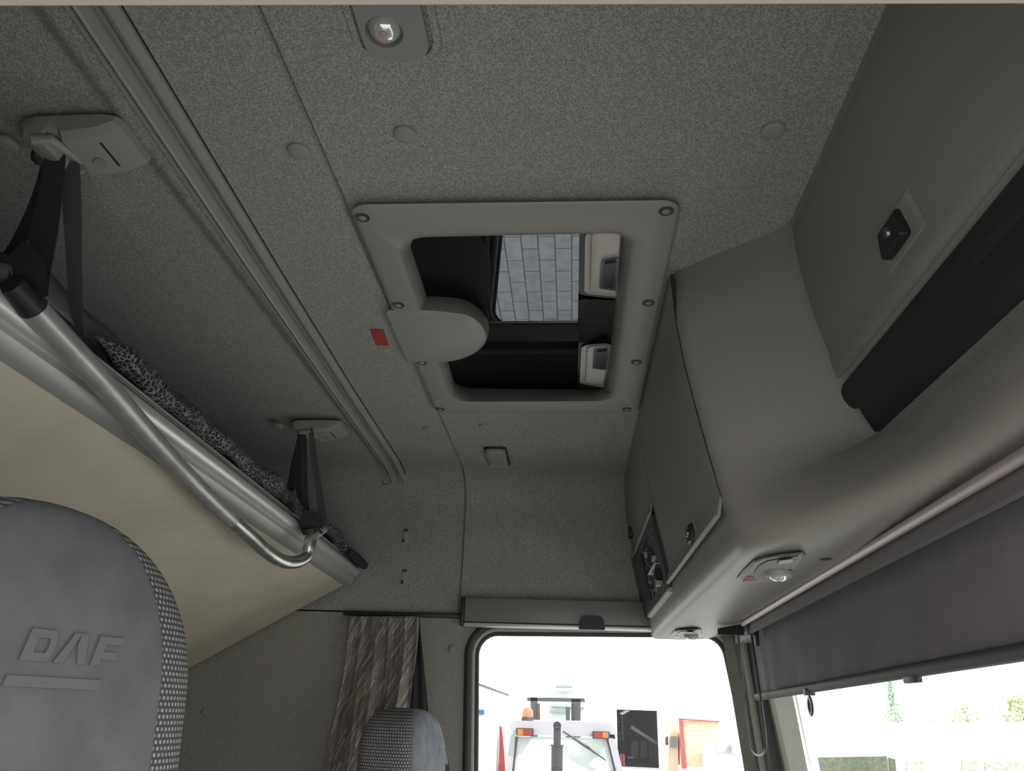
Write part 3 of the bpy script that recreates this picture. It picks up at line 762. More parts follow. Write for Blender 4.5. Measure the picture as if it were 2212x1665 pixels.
for (x, y), lb in (((877, 1158), 'upper of two small pale plastic clips on the side wall'), ((875, 1246), 'lower of two small pale plastic clips on the side wall')):
    c = at(x, y, Y=YW-.003)
    t = empty('wall_clip', c, lb, 'clip', 'pale clips on the side wall')
    bm = bmesh.new(); add_box(bm, c+V(-.010, -.002, -.023), c+V(.010, .003, .023), .002); from_bm('clip_plate', bm, mat('pale green clip', (.33, .34, .26), .5), t)
    box('clip_tooth', c+V(-.008, -.004, .016), c+V(.005, .0, .021), M_gap, t); box('clip_tooth', c+V(-.010, -.004, -.021), c+V(-.004, .0, -.010), M_gap, t)
for (x, y), lb, r in (((978, 1402), 'round grey wall button beside the window seal', .012), ((442, 1538), 'small round wall button under the bunk', .0085)):
    c = at(x, y, Y=YW); o = turned('wall_button', [(r*1.25, 0), (r*1.15, .002), (r, .002), (r*.9, .006), (r*.5, .009), (0, .0095)], c, (0, -1, 0), M_wall, n=20); props(o, lb, 'button')

# ================================================================== WINDSCREEN ROLLER BLIND
rb = empty('windscreen_roller_blind', (.44, 1.2, 2.75), 'dark grey cloth roller blind half lowered over the windscreen', 'blind')
a0 = at(1605, 1347, Z=2.812); a1 = at(2212, 983, Z=2.812); dr = (a1-a0).normalized()
a2 = a0+dr*((a0.y-YN-.03)/abs(dr.y))
tube('cassette_tube', [a0, a2], .0062, mat('pinkish anodised tube', (.50, .43, .42), .35, metal=.4), rb, n=16)
up_ = V(0, 0, 1)
ribbon('cassette_valance', [a0+V(.010, -.02, -.014), a2+V(.010, 0, -.014)], .021, (0.15, 0, 1), .008, mat('dark valance', (.16, .15, .15), .5), rb)
bt0 = at(1622, 1352, X=.452); bt1 = V(.436, YN+.03, 2.815)
bb0 = at(1639, 1502, X=.456); bb1 = at(2212, 1400, X=.440)
bb2 = bb0+(bb1-bb0)*((bb0.y-YN-.03)/(bb0.y-bb1.y)); bb2.z -= 0.0
rows = []; uvs = []
for i in range(13):
    t = i/12; r_ = []; u_ = []
    for j in range(161):
        s = j/160; p = (bt0*(1-s)+bt1*s)*(1-t)+(bb0*(1-s)+bb2*s)*t
        p.x += 0.0035*math.sin(s*95)*math.exp(-s*5)*t + .0035*math.sin(s*38+.6)*math.exp(-s*2.2)*(.3+.7*t)
        r_.append(p)
    rows.append(r_)
cl = grid('blind_cloth', rows, M_blindf, rb, thick=.0012)
tube('bottom_bar', [bb0+V(0, .012, -.003), bb2+V(0, 0, -.003)], .0088, mat('dark bottom bar', (.055, .055, .055), .6), rb, n=14)
rp = bb0+(bb2-bb0)*((bb0.y-1.55)/(bb0.y-bb2.y))
box('bar_clip', rp+V(-.012, -.008, -.016), rp+V(.006, .010, -.004), M_black, rb, bev=.002)
bm = bmesh.new(); rc = rp+V(-.004, 0, -.034)
lathe(bm, [(.0170, -.0018), (.0185, 0), (.0170, .0018), (.0110, .0018), (.0100, 0), (.0110, -.0018), (.0170, -.0018)], rc, V(.97, -.05, 0), 24)
from_bm('pull_ring', bm, M_black, rb)
turned('ring_centre', [(.0105, -.001), (.006, .001), (0, .0015)], rc, V(.97, -.05, 0), M_black, rb)
rp2 = at(1970, 1461, X=.443); box('bar_catch', rp2+V(-.004, -.022, -.008), rp2+V(.004, .022, .004), M_black, rb, bev=.002)
bk = empty('blind_bracket', a0, 'black plastic bracket at the far end of the windscreen blind', 'bracket')
b0 = a0+V(.0, .02, -.008)
loft('bracket_arm', [[b0+V(-.05, .045, -.012), b0+V(-.012, .02, -.015), b0+V(-.016, .02, .006), b0+V(-.05, .04, .002)], [b0+V(.012, 0, -.016), b0+V(.02, -.01, -.016), b0+V(.02, -.01, .012), b0+V(.012, 0, .012)]], M_black, bk)
box('bracket_body', b0+V(.0, -.055, -.018), b0+V(.028, -.018, .010), M_black, bk, bev=.003)
box('cord_guide', b0+V(.018, -.052, -.045), b0+V(.027, -.043, -.010), M_black, bk, bev=.002)
cpx = [(1594, 1366), (1600, 1420), (1608, 1500), (1616, 1580), (1622, 1612), (1632, 1629), (1645, 1631), (1654, 1618), (1654, 1590), (1645, 1520), (1634, 1440), (1622, 1362)]
Xs = [.43+.0035*k for k in range(12)]
cord = tube('pull_cord', spline([at(x, y, X=.425+.014*k/11) for k, (x, y) in enumerate(cpx)], 5), .0026, M_cord, rb, n=8)
cord['label'] = 'black looped cord hanging in front of the pillar'

# ================================================================== BUNK
bk_ = empty('upper_bunk', (-.95, 1.3, 2.85), 'raised upper bunk with pale underside board and aluminium front rail', 'bunk')
def by(y): # front lower edge of bunk at y
    t = (y-.77)/(2.32-.77); return V(-.703-.003*t, y, 2.977+(2.943-2.977)*t)
ys = [YN+.005, .8, 1.4, 2.0, 2.325]
def bprof(name, prof, m, **k):
    return loft(name, [[by(y)+V(a, 0, b) for a, b in prof] for y in ys], m, bk_, **k)
rear = lambda y, up=0: V(-1.154-.0, y, by(y).z-.252+up)
loft('underside_board', [[by(y)+V(-.002, 0, .003), rear(y), rear(y, .02)+V(0, 0, 0), by(y)+V(-.002, 0, .022)] for y in [YN+.005, 2.322]], M_board, bk_, smooth=False)
loft('mattress', [[by(y)+V(-.05, 0, .03), rear(y, .03), rear(y, .13), by(y)+V(-.06, 0, .13)] for y in [YN+.03, 2.30]], mat('mattress cloth', (.12, .12, .13), .9), bk_, smooth=False)
bprof('front_rail_lower', [(-.002, .0), (.010, .002), (.020, .008), (.026, .018), (.026, .030), (.0, .034), (-.01, .02)], M_alud, angle=30)
rt = [(.012, .030), (.026, .027), (.036, .031), (.042, .040), (.041, .050), (.034, .057), (.022, .059), (.008, .056)]
bprof('front_rail_round', rt, M_alu, angle=40)
bprof('front_rail_upper', [(.020, .058), (.028, .060), (.028, .064), (.012, .078), (.012, .082), (-.004, .090), (-.03, .092), (-.03, .055)], M_alud, angle=25)
bprof('dark_groove_strip', [(.024, .057), (.031, .0585), (.031, .0605), (.024, .061)], M_gap, angle=25)
bprof('front_channel', [(-.03, .088), (-.008, .090), (-.008, .110), (-.03, .112)], M_black, angle=25)

# safety net rolled on top of the rail
nt_ = empty('safety_net', (-.68, 1.4, 3.07), 'rolled grey honeycomb safety net lying along the bunk front', 'net')
rows = []; uvs = []
NY = 150; y0n = .92
for i in range(NY+1):
    t = i/NY; y = y0n+(2.335-y0n)*t; c = by(min(y, 2.30))+V(.002, 0, .110)
    c.x += .006*math.sin(t*17)+.004*math.sin(t*41); c.z += .004*math.sin(t*23+1)
    if t > .86: c += V(.045, 0, -.048)*((t-.86)/.14)
    R_ = (.019+.003*math.sin(t*29)+.002*math.sin(t*67))*(1 if t < .9 else 1-.55*(t-.9)/.1)*min(1, .05+i/9)
    rows.append([c+V(math.cos(a), 0, math.sin(a))*R_*(1+.10*math.sin(3*a+t*50)) for a in [2*math.pi*k/20 for k in range(21)]])
    uvs.append([(y, .11*k/20) for k in range(21)])
grid('net_roll', rows, M_net, nt_, uvs=uvs, angle=80)
e0 = at(752, 1190, Y=2.20); e1 = at(788, 1222, Y=2.31)
bm = bmesh.new(); add_tube(bm, [e0, e0*.6+e1*.4, e1], .012, 10, radii=[.010, .016, .012]); from_bm('net_end_sleeve', bm, M_web, nt_)
def mat_filmnet():
    m = bpy.data.materials.new('dusty grey net edge'); m.use_nodes = True; nt = m.node_tree; b = nt.nodes['Principled BSDF']
    b.inputs['Base Color'].default_value = (.11, .115, .105, 1); b.inputs['Roughness'].default_value = .5
    n = node(nt, 'ShaderNodeTexNoise'); n.inputs['Scale'].default_value = 25
    r = node(nt, 'ShaderNodeValToRGB'); r.color_ramp.elements[0].color = (.06, .065, .06, 1); r.color_ramp.elements[1].color = (.17, .175, .16, 1)
    nt.links.new(n.outputs['Fac'], r.inputs[0]); nt.links.new(r.outputs[0], b.inputs['Base Color']); return m
M_film = mat_filmnet()
rows = []
for i in range(61):
    t = i/60; y = .80+(1.78-.80)*t; c = by(y)+V(-.02, 0, .12)
    hgt = 1.45*(.032+.0015*math.sin(t*30)+.001*math.sin(t*71))*(1-.45*t) if t < .93 else .018*(1-t)/.07+.002
    rows.append([c+V(0, 0, 0), c+V(-.004, 0, hgt*.5), c+V(-.010+.003*math.sin(t*44), 0, hgt)])
grid('net_hem', rows, M_film, nt_, thick=.002, angle=80)
hk = [at(x, y, Y=1.52) for x, y in ((462, 950), (470, 938), (490, 955), (497, 972), (489, 985))]
tube('plastic_hook', spline(hk, 4), .0028, mat('clear grey plastic', (.22, .23, .21), .2), nt_, n=8)

# ---- bent steel ladder rail
TP = [(75, 668, .90), (130, 727, .935), (200, 802, .985), (262, 872, 1.055), (330, 950, 1.15), (400, 1025, 1.29), (455, 1080, 1.39), (500, 1122, 1.48), (540, 1158, 1.57), (575, 1190, 1.66), (610, 1211, 1.73), (640, 1213, 1.77), (662, 1200, 1.80), (669, 1178, 1.81), (673, 1160, 1.82), (686, 1148, 1.84), (702, 1143, 1.86)]
def dep(x, y, d): return CAM + ray(x, y)*d
gr = empty('bent_grab_rail', (-.68, 1.3, 3.0), 'bent satin steel grab rail slung by straps in front of the bunk', 'grab rail')
pts = spline([dep(*p) for p in TP], 5)
spl = int(len(pts)*7/16)
rad_ = .0162
bm = bmesh.new(); add_tube(bm, pts[:spl+1], rad_, 18); from_bm('long_tube', bm, M_steel, gr, angle=60)
M_worn = mat('worn scratched steel', (0.60, 0.60, 0.57), 0.25, metal=0.9, var=(60, 0.25), bump=(300, .2))
k2 = len(pts)-1-12
bm = bmesh.new(); add_tube(bm, pts[spl-1:k2+1], rad_*.96, 18); from_bm('worn_bend', bm, M_worn, gr, angle=60)
bm = bmesh.new(); add_tube(bm, pts[k2-1:], rad_*.95, 18, radii=[rad_*.95]*(len(pts)-k2-4)+[rad_*.9, rad_*.8, rad_*.7, rad_*.6, rad_*.5]); from_bm('tube_end', bm, M_steel, gr, angle=60)
p0, p1 = pts[0], pts[2]; dd = (p0-p1).normalized(); p0 = p0+dd*.006
tube('rubber_collar', [p0+dd*.035, p0-dd*.004], .0155, M_black, gr, n=18, radii=[.015, .0178])
c = dep(55, 648, .985); turned('rivet', [(.003, 0), (.002, .002), (0, .0025)], p0+dd*.012+V(0, -.015, 0), (0, -1, 0), M_screw, gr, n=10)

# pivot bracket for the near end
pv = empty('pivot_bracket', dep(30, 600, 1.0), 'black cast pivot bracket at the near end of the grab rail', 'bracket')
def pq(pp, d0, d1, name, m, par): return loft(name, [[dep(x, y, d0) for x, y in pp], [dep(x, y, d1) for x, y in pp]], m, par, angle=40)
pq([(-60, 470), (0, 542), (18, 552), (52, 520), (95, 560), (104, 618), (92, 648), (66, 668), (44, 660), (20, 632), (-20, 600), (-70, 560)], .89, .965, 'bracket_casting', M_black, pv)
c = dep(8, 590, .888); turned('pivot_bolt', [(.013, -.006), (.012, .002), (.007, .004), (.007, .001), (0, .001)], c, (c-CAM)*-1, mat('cast grey metal', (.06, .065, .065), .6), pv, n=16)
# far socket
ps = empty('tube_socket', dep(665, 1130, 1.84), 'black plastic socket holding the far end of the grab rail', 'socket')
pq([(646, 1118), (658, 1100), (684, 1105), (697, 1128), (697, 1142), (684, 1140), (668, 1142), (656, 1156), (650, 1140)], 1.80, 1.86, 'socket_body', M_black, ps)
tube('socket_ring', [dep(670, 1152, 1.80), dep(668, 1140, 1.80)], .017, M_rubber, ps, n=16)
tube('socket_prong', [dep(684, 1140, 1.79), dep(696, 1152, 1.79)], .0035, M_black, ps, n=8)

# strap anchors on the ceiling
def anchor(ox, oy, name, label):
    t = empty(name, (ox, oy, 3.28), label, 'strap anchor')
    prof = [(-.072, 3.302), (-.076, 3.290), (-.068, 3.276), (-.050, 3.270), (-.040, 3.270), (-.034, 3.280), (-.018, 3.280), (-.010, 3.270), (.040, 3.278), (.066, 3.291), (.068, 3.302)]
    def L(y, ins): return [V(ox+x*(1-ins*.4), y, 3.302-(3.302-z)*(1-ins)) for x, z in prof]
    bm = bmesh.new()
    LL = [L(oy-.047, .9), L(oy-.043, .25), L(oy-.034, 0), L(oy+.036, 0), L(oy+.044, .3)]
    R = [[bm.verts.new(p) for p in l] for l in LL]; n = len(R[0])
    for i in range(len(R)-1):
        for j in range(n): bm.faces.new((R[i][j], R[i][(j+1) % n], R[i+1][(j+1) % n], R[i+1][j]))
    bm.faces.new(R[0]); bm.faces.new(R[-1][::-1])
    from_bm('anchor_cover', bm, M_plug, t, angle=28)
    sl = .0182
    turned('screw_hole', [(.0085, .0012), (.008, .0018), (0, .001)], V(ox+.014, oy+.012, 3.2735), V(.17, 0, -1), M_plast, t, n=18)
    mesh('slot', [V(ox+.0325, oy-.022, 3.2760), V(ox+.036, oy-.022, 3.2766), V(ox+.036, oy+.024, 3.2766), V(ox+.0325, oy+.024, 3.2760)], [(0, 1, 2, 3)], M_gap, t, smooth=False)
    tube('anchor_bar', [V(ox-.046, oy-.040, 3.268), V(ox-.026, oy-.036, 3.272), V(ox-.012, oy+.01, 3.276)], .007, M_rail, t, n=12)
    return t
anchor(-.661, .752, 'strap_anchor', 'near grey ceiling anchor that holds the wide black strap')
anchor(-.685, 1.868, 'strap_anchor', 'far grey ceiling anchor that holds the thin bunk straps')
# near straps
def strap(name, pp, wd, m, label, grp=None, side=None, sub=6):
    P_ = spline([dep(x, y, d) for x, y, d, w_ in pp], sub); ws = []
    for i in range(len(pp)-1):
        for j in range(sub): ws.append((pp[i][3]*(1-j/sub)+pp[i+1][3]*j/sub))
    ws.append(pp[-1][3]); sd_ = side or tuple(RIGHT)
    o = ribbon(name, P_, wd, sd_, .002, m, None, widths=ws); props(o, label, 'strap', grp); return o
strap('webbing_strap', [(122, 312, 1.02, .026), (112, 400, 1.01, .032), (95, 500, 1.0, .038), (80, 600, 1.0, .034), (78, 640, 1.0, .032)], .04, M_web, 'wide black webbing strap hanging from the near anchor to the pivot bracket')
strap('webbing_strap', [(138, 312, 1.03, .022), (152, 350, 1.03, .024), (156, 450, 1.04, .026), (160, 560, 1.05, .022), (164, 650, 1.07, .020), (170, 700, 1.08, .014), (180, 765, 1.10, .010)], .02, M_webg, 'narrow grey webbing strap hanging right of the wide black strap')
strap('webbing_strap', [(108, 315, 1.035, .012), (85, 420, 1.04, .018), (42, 520, 1.04, .020), (8, 575, 1.04, .022)], .02, M_web, 'black webbing strap running down left behind the wide strap')
kn = dep(86, 335, 1.025); bm = bmesh.new(); bmesh.ops.create_icosphere(bm, subdivisions=2, radius=.012)
for v in bm.verts: v.co = Vector((v.co.x*.8, v.co.y, v.co.z*1.4))*(1+.15*math.sin(v.co.x*400)) + kn
o = from_bm('strap_knot', bm, M_web); props(o, 'bunched black strap knot at the near ceiling anchor', 'strap')
# far straps
strap('webbing_strap', [(655, 940, 1.93, .016), (656, 1000, 1.90, .017), (658, 1060, 1.88, .016), (662, 1105, 1.86, .014)], .02, M_web, 'thin dark strap left of the pair under the far anchor')
strap('webbing_strap', [(672, 934, 1.93, .014), (680, 1000, 1.90, .016), (692, 1080, 1.87, .018), (698, 1138, 1.84, .022)], .02, M_webg, 'thin grey strap right of the pair under the far anchor')
strap('webbing_strap', [(650, 938, 1.95, .016), (643, 985, 1.94, .020), (645, 1040, 1.93, .020), (652, 1090, 1.9, .016)], .02, M_web, 'crumpled black strap hanging behind the far strap pair', sub=8)
strap('webbing_strap', [(648, 950, 1.97, .012), (636, 1000, 1.96, .016), (627, 1060, 1.95, .022)], .02, M_web, 'loose black strap end hanging behind the safety net', sub=8)

# ================================================================== SEATS
def make_headrest(name, c, yaw, hw, dpt, top, bottom, label, emblem=False, lean=0.0, worn=None, scale_dome=1.0, dome_r=.16, fa=47):
    t = empty(name, c, label, 'seat')
    Rz = Matrix.Translation(c) @ Matrix.Rotation(yaw, 4, 'Z')
    N = 3.6
    def sec(th):
        ct, s_ = math.cos(th), math.sin(th)
        return (math.copysign(abs(ct)**(2/N), ct), math.copysign(abs(s_)**(2/N), s_))
    def lev(k, n):     # (z, shrink width, shrink depth)
        z = bottom+(top-bottom)*k/n
        zt = (z-(top-dome_r))/dome_r
        if zt <= 0: return z, 1, 1
        zt = min(zt, 1); s_ = math.sqrt(max(0, 1-zt**2.1)); return z, .02+.98*s_**.95, .10+.90*s_**.55
    def P_(th, k, n, bulge=0):
        z, sw, sdp = lev(k, n); a, b = sec(th)
        return Rz @ V(a*(dpt+bulge)*sdp + lean*(z-bottom), b*(hw+bulge)*sw*(1+.02*(top-z)), z)
    n = 60
    ks = [n*(1-(1-i/44)**1.7) for i in range(45)]
    def patch(nm, t0, t1, m, m_=26, b=.004):
        rows, uvs = [], []
        for k in ks:
            r_, u_ = [], []; acc = 0; prev = None
            for j in range(m_+1):
                s_ = j/m_; th = math.radians(t0+(t1-t0)*s_); bu = b*(math.sin(math.pi*s_)**.35 if 0 < s_ < 1 else 0)
                p = P_(th, k, n, bu); r_.append(p)
                if prev is not None: acc += (p-prev).length
                prev = p; u_.append((acc, lev(k, n)[0]))
            rows.append(r_); uvs.append(u_)
        return grid(nm, rows, m, t, uvs=uvs, angle=80)
    fm = worn or M_sued  # the far seat passes in its light-paled suede here
    patch('front_panel', -fa, fa, fm, 40, .005)
    patch('side_bolster', fa, 140, M_knit, 36); patch('side_bolster', -140, -fa, M_knit, 36)
    patch('back_panel', 140, 220, fm, 20)
    if emblem:
        def onf(u, v, h=.0): # u metres to the right seen from the front, v = z
            th = 0
            a = 1
            y = u; yn = max(-.999, min(.999, u/(hw*1.0)))
            xx = dpt*(1-abs(yn)**N)**(1/N)
            return Rz @ V(xx+.005+h + lean*(v-bottom), y, v)
        def quadl(nm, pts_):
            bm = bmesh.new()
            for poly in pts_:
                a_ = [bm.verts.new(onf(u, v, .0024)) for u, v in poly]; b_ = [bm.verts.new(onf(u, v, -.003)) for u, v in poly]
                bm.faces.new(a_); L_ = len(poly)
                for i in range(L_): bm.faces.new((a_[i], b_[i], b_[(i+1) % L_], a_[(i+1) % L_]))
            o_ = from_bm(nm, bm, M_emb, t, smooth=False); return o_
        u0, v0, s_ = emblem
        Hh = .046*s_; sk = .012*s_
        def U(x, y): return (u0+(x+sk*(y/Hh)-.0)*1.0, v0+y)
        th_ = .0165*s_; Wd = .050*s_
        x = -.085*s_
        quadl('emblem_letter', [[U(x, 0), U(x+th_, 0), U(x+th_, Hh), U(x, Hh)], [U(x+th_, Hh), U(x+th_, Hh-th_*.75), U(x+Wd*.72, Hh-th_*.75), U(x+Wd*.85, Hh)],
                                [U(x+Wd*.85, Hh), U(x+Wd*.72, Hh-th_*.75), U(x+Wd*.76, Hh*.5), U(x+Wd*.98, Hh*.62)], [U(x+Wd*.98, Hh*.62), U(x+Wd*.76, Hh*.5), U(x+Wd*.72, th_*.75), U(x+Wd*.98, Hh*.3)],
                                [U(x+Wd*.98, Hh*.3), U(x+Wd*.72, th_*.75), U(x+Wd*.70, 0), U(x+Wd*.86, 0)], [U(x+th_, 0), U(x+Wd*.70, 0), U(x+Wd*.72, th_*.75), U(x+th_, th_*.75)]])
        x = -.030*s_
        quadl('emblem_letter', [[U(x, 0), U(x+th_, 0), U(x+Wd*.62, Hh), U(x+Wd*.38, Hh)], [U(x+Wd*.62, Hh), U(x+Wd*.62, Hh*.62), U(x+Wd*.86, 0), U(x+Wd*1.12, 0), U(x+Wd*.86, Hh)]])
        x = .036*s_
        quadl('emblem_letter', [[U(x, 0), U(x+th_, 0), U(x+th_, Hh), U(x, Hh)], [U(x+th_, Hh), U(x+th_, Hh-th_*.75), U(x+Wd, Hh-th_*.75), U(x+Wd, Hh)], [U(x+th_, Hh*.48), U(x+th_, Hh*.22), U(x+Wd*.9, Hh*.22), U(x+Wd*.9, Hh*.48)]])
        yb = -.036*s_
        quadl('emblem_bar', [[U(-.092*s_, yb), U(.070*s_, yb), U(.070*s_, yb+.015*s_), U(-.092*s_, yb+.015*s_)]])
    return t
hr = make_headrest('driver_seat', Vector((-.505, .735, 0)), math.radians(-18), .205, .060, 2.790, 2.05, 'large slate suede seat headrest with knitted side and embossed letters', emblem=(.012, 2.629, .63), lean=-.10, dome_r=.19, fa=31)
pr_ = make_headrest('passenger_seat', Vector((-.355, 1.86, 0)), math.radians(-12), .115, .075, 2.600, 2.0, 'far seat headrest with pale lit suede front and knitted side, by the curtain', worn=M_suedlit, lean=-.06, dome_r=.10, fa=44)

for t_, c_ in ((hr, V(-.50, .78, 0)), (pr_, V(-.36, 1.80, 0))):
    box('backrest', c_+V(-.14, -.22, 1.75), c_+V(-.0, .22, 2.06), M_sued, t_, bev=.05, seg=4)
    box('seat_cushion', c_+V(-.05, -.24, 1.68), c_+V(.36, .24, 1.80), M_sued, t_, bev=.05, seg=4)
    box('seat_base', c_+V(-.0, -.18, 1.45), c_+V(.30, .18, 1.69), M_gap, t_, bev=.02)
# seat-side release handle by the far seat
sh = empty('belt_guide', (-.27, 1.80, 2.52), 'pale plastic belt guide with dark insert beside the far seat', 'belt guide')
loft('guide_shell', [spline([dep(x, y, d) for x, y in ((925, 1550), (945, 1566), (952, 1580), (950, 1620), (940, 1640), (930, 1600))], 3, closed=True) for d in (1.84, 1.90)], mat('pale grey plastic', (.34, .35, .36), .4), sh, angle=50)
loft('guide_lever', [spline([dep(x, y, d) for x, y in ((935, 1604), (958, 1607), (968, 1640), (972, 1690), (950, 1700), (940, 1650))], 3, closed=True) for d in (1.80, 1.85)], mat('blue grey lever', (.07, .085, .11), .25), sh, angle=50)
loft('guide_insert', [spline([dep(x, y, d) for x, y in ((953, 1614), (960, 1613), (967, 1640), (966, 1652), (959, 1640))], 3, closed=True) for d in (1.795, 1.80)], mat('light lever face', (.45, .47, .5), .3), sh, angle=50)

# ================================================================== CURTAIN
ct = empty('side_curtain', (-.6, YW-.05, 2.6), 'patterned beige curtain gathered in folds on the side wall', 'curtain')
tops = (752, 906); rows = []; uvs = []
nc, nrw = 150, 50
for i in range(nrw+1):
    t = i/nrw; py = 1331+(1760-1331)*t
    xl = 752-62*t**1.6-14*t; xr = 906-40*sm(t*1.2)
    r_, u_ = [], []
    for j in range(nc+1):
        s = j/nc
        ph = s*2*math.pi*(5.5-.8*t)
        g = math.sin(ph+.9*math.sin(t*4+s*5))+.35*math.sin(ph*2.3+t*3)
        g2 = math.sin(s*2*math.pi*2.3+1.2+t*2.4)
        amp = .011*(1-.35*t); amp2 = .020*sm(t*2.2)
        x_ = xl+(xr-xl)*(s+.010*math.cos(ph)*(1-t)+.03*math.sin(s*9+t*7)*t)
        p = at(x_, py, Y=YW-.052-amp*g-amp2*g2-.012*sm(t*3)*math.sin(math.pi*s))
        r_.append(p); u_.append((s*.34+.05*math.sin(t*3), t*.62))
    rows.append(r_); uvs.append(u_)
grid('curtain_cloth', rows, M_curt, ct, uvs=uvs, thick=.0012, angle=80)
lr = []
for i in range(13):
    t = i/12; py = 1334+(1760-1334)*t
    lr.append([at(x_, py, Y=YW-.030-.006*math.sin(k*1.6+t*2)) for k, x_ in enumerate([898-20*t+(7+62*t)*k/6 for k in range(7)])])
grid('curtain_lining', lr, mat('black lining cloth', (.03, .03, .034), .7, bump=(40, .2)), ct, thick=.001, angle=80)
for k in range(6):
    x_ = 765+25*k; p = at(x_, 1330, Y=YW-.03)
    box('curtain_glider', p+V(-.003, -.006, -.012), p+V(.003, .006, .006), M_black, ct)

# ================================================================== OUTSIDE
gp = mesh('ground', [V(-60, -40, 0), V(90, -40, 0), V(90, 90, 0), V(-60, 90, 0)], [(0, 1, 2, 3)], M_pave, smooth=False); props(gp, kind='structure')

# forklift ---------------------------------------------------------
M_fg = mat('lavender grey cab paint', (.36, .36, .40), .45)
M_fk = mat('forklift dark steel', (.022, .024, .026), .5)
M_mast = mat('mast steel', (.05, .056, .06), .5)
M_fglass = mat('pale reflecting cab glass', (.50, .55, .56), .05, spec=1.0)
fk = empty('forklift', (at(1215, 1600, Y=8.0).x, 8.5, 0), 'grey forklift truck with glazed cab outside the side window', 'forklift')
YF = 8.0
def fp(x, y, Y=YF): return at(x, y, Y=Y)
def slab(name, px, Y0, Y1, m, par, **k):
    a = [fp(x, y, Y0) for x, y in px]; dY = Y1-Y0
    return loft(name, [a, [p+V(0, dY, 0) for p in a]], m, par, **k)
slab('cab_roof', [(1101, 1570), (1103, 1561), (1112, 1556), (1312, 1560), (1324, 1564), (1330, 1574), (1332, 1596), (1310, 1592), (1108, 1586)], YF, YF+1.3, M_fg, fk)
zb = 0.95
def down(x, y, x2, Y=YF):  # straight leg from a pixel down to zb under pixel column x2
    a = fp(x, y, Y); b = fp(x2, 1665, Y); d = b-a; return a, a+d*((zb-a.z)/d.z)
for (x, x2, w_) in ((1108, 1098, .05), (1321, 1339, .055)):
    a, b = down(x, 1586, x2)
    loft('cab_pillar', [[a+V(-w_/2, 0, 0), a+V(w_/2, 0, 0), a+V(w_/2, .06, 0), a+V(-w_/2, .06, 0)], [b+V(-w_/2, 0, 0), b+V(w_/2, 0, 0), b+V(w_/2, .06, 0), b+V(-w_/2, .06, 0)]], M_fg, fk)
a, b = down(1114, 1590, 1106); c_, d_ = down(1314, 1594, 1331)
mesh('rear_window', [a+V(0, .02, 0), c_+V(0, .02, 0), d_+V(0, .02, 0), b+V(0, .02, 0)], [(0, 1, 2, 3)], M_fglass, fk, smooth=False)
for (x, y, x2) in ((1116, 1590, 1108), (1312, 1594, 1329)):
    a, b = down(x, y, x2); tube('window_seal', [a+V(0, .005, 0), b+V(0, .005, 0)], .012, M_fk, fk, n=6)
for sgn, px0, c1, c2 in ((0, 1117, 'o', 'r'), (1, 1282, 'r', 'o')):
    yb_, yt_ = (1588, 1573) if sgn == 0 else (1594, 1580)
    hb = slab('lamp_housing', [(px0-2, yt_-1), (px0+35, yt_), (px0+35, yb_+2), (px0-2, yb_+1)], YF-.07, YF-.005, M_fk, fk)
    mo = mat('orange lens', (.38, .13, .008), .25); mr = mat('red lens', (.22, .012, .010), .25)
    sp_ = px0+13 if sgn == 0 else px0+20
    for (u0_, u1_), mm in (((px0+1, sp_), mo if c1 == 'o' else mr), ((sp_, px0+32), mr if c1 == 'o' else mo)):
        slab('lamp_lens', [(u0_, yt_+1), (u1_, yt_+1.5), (u1_, yb_), (u0_, yb_-.5)], YF-.10, YF-.065, mm, hb)
bc = fp(1139, 1560, YF+.1)
turned('beacon_base', [(.058, -.03), (.062, 0), (.058, .035), (.05, .045)], bc+V(0, 0, .01), (0, 0, 1), M_fk, fk)
turned('beacon_dome', [(.055, .04), (.056, .07), (.050, .10), (.034, .122), (0, .13)], bc+V(0, 0, .01), (0, 0, 1), mat('amber beacon', (.40, .12, .02), .15, coat=1), fk)
a = fp(1203, 1665, YF-.45); 
tube('exhaust_silencer', [V(a.x, YF-.45, .9), V(a.x, YF-.45, fp(1203, 1610, YF-.45).z)], .052, mat('soot black steel', (.022, .024, .026), .5), fk, n=18)
zz = fp(1203, 1610, YF-.45).z
tube('exhaust_pipe', [V(a.x, YF-.45, zz-.02), V(a.x, YF-.45, zz+.06), V(a.x, YF-.455, zz+.13), V(a.x, YF-.49, zz+.17)], .034, M_fk, fk, n=18)
turned('silencer_rim', [(.034, 0), (.060, 0), (.060, .012), (.034, .012)], V(a.x, YF-.45, zz-.006), (0, 0, 1), M_fk, fk)
turned('exhaust_mouth', [(.0365, -.004), (.036, .002), (0, .003)], V(a.x, YF-.496, zz+.168), V(0, -.88, .47), mat('shaded pipe mouth', (.008, .008, .008), .95), fk)  # dark disc paints the shade inside the open pipe end
w0, w1 = fp(1216, 1579, YF-.04), fp(1309, 1642, YF-.04)
tube('wiper', [w0, (w0+w1)/2+V(0, 0, .005), w1], .012, M_fk, fk, n=6, radii=[.008, .016, .006])
slab('body', [(1098, 1790), (1340, 1790), (1345, 1960), (1095, 1960)], YF-.5, YF+1.8, mat('forklift body paint', (.09, .09, .10), .5), fk)
for sx in (-1, 1):
    for yy_ in (YF, YF+1.5):
        turned('wheel', [(0, -.12), (.34, -.12), (.38, -.08), (.38, .08), (.34, .12), (0, .12)], V(fk.location.x+sx*.45, yy_, .38), (1, 0, 0), M_rubber, fk, n=28)
YM = YF+1.75
ml_ = [(1147, 1507, 1160), (1250, 1506, 1234)]
slab('mast_crossbar', [(1137, 1509), (1142, 1506), (1262, 1508), (1264, 1516), (1140, 1514)], YM, YM+.08, M_mast, fk)
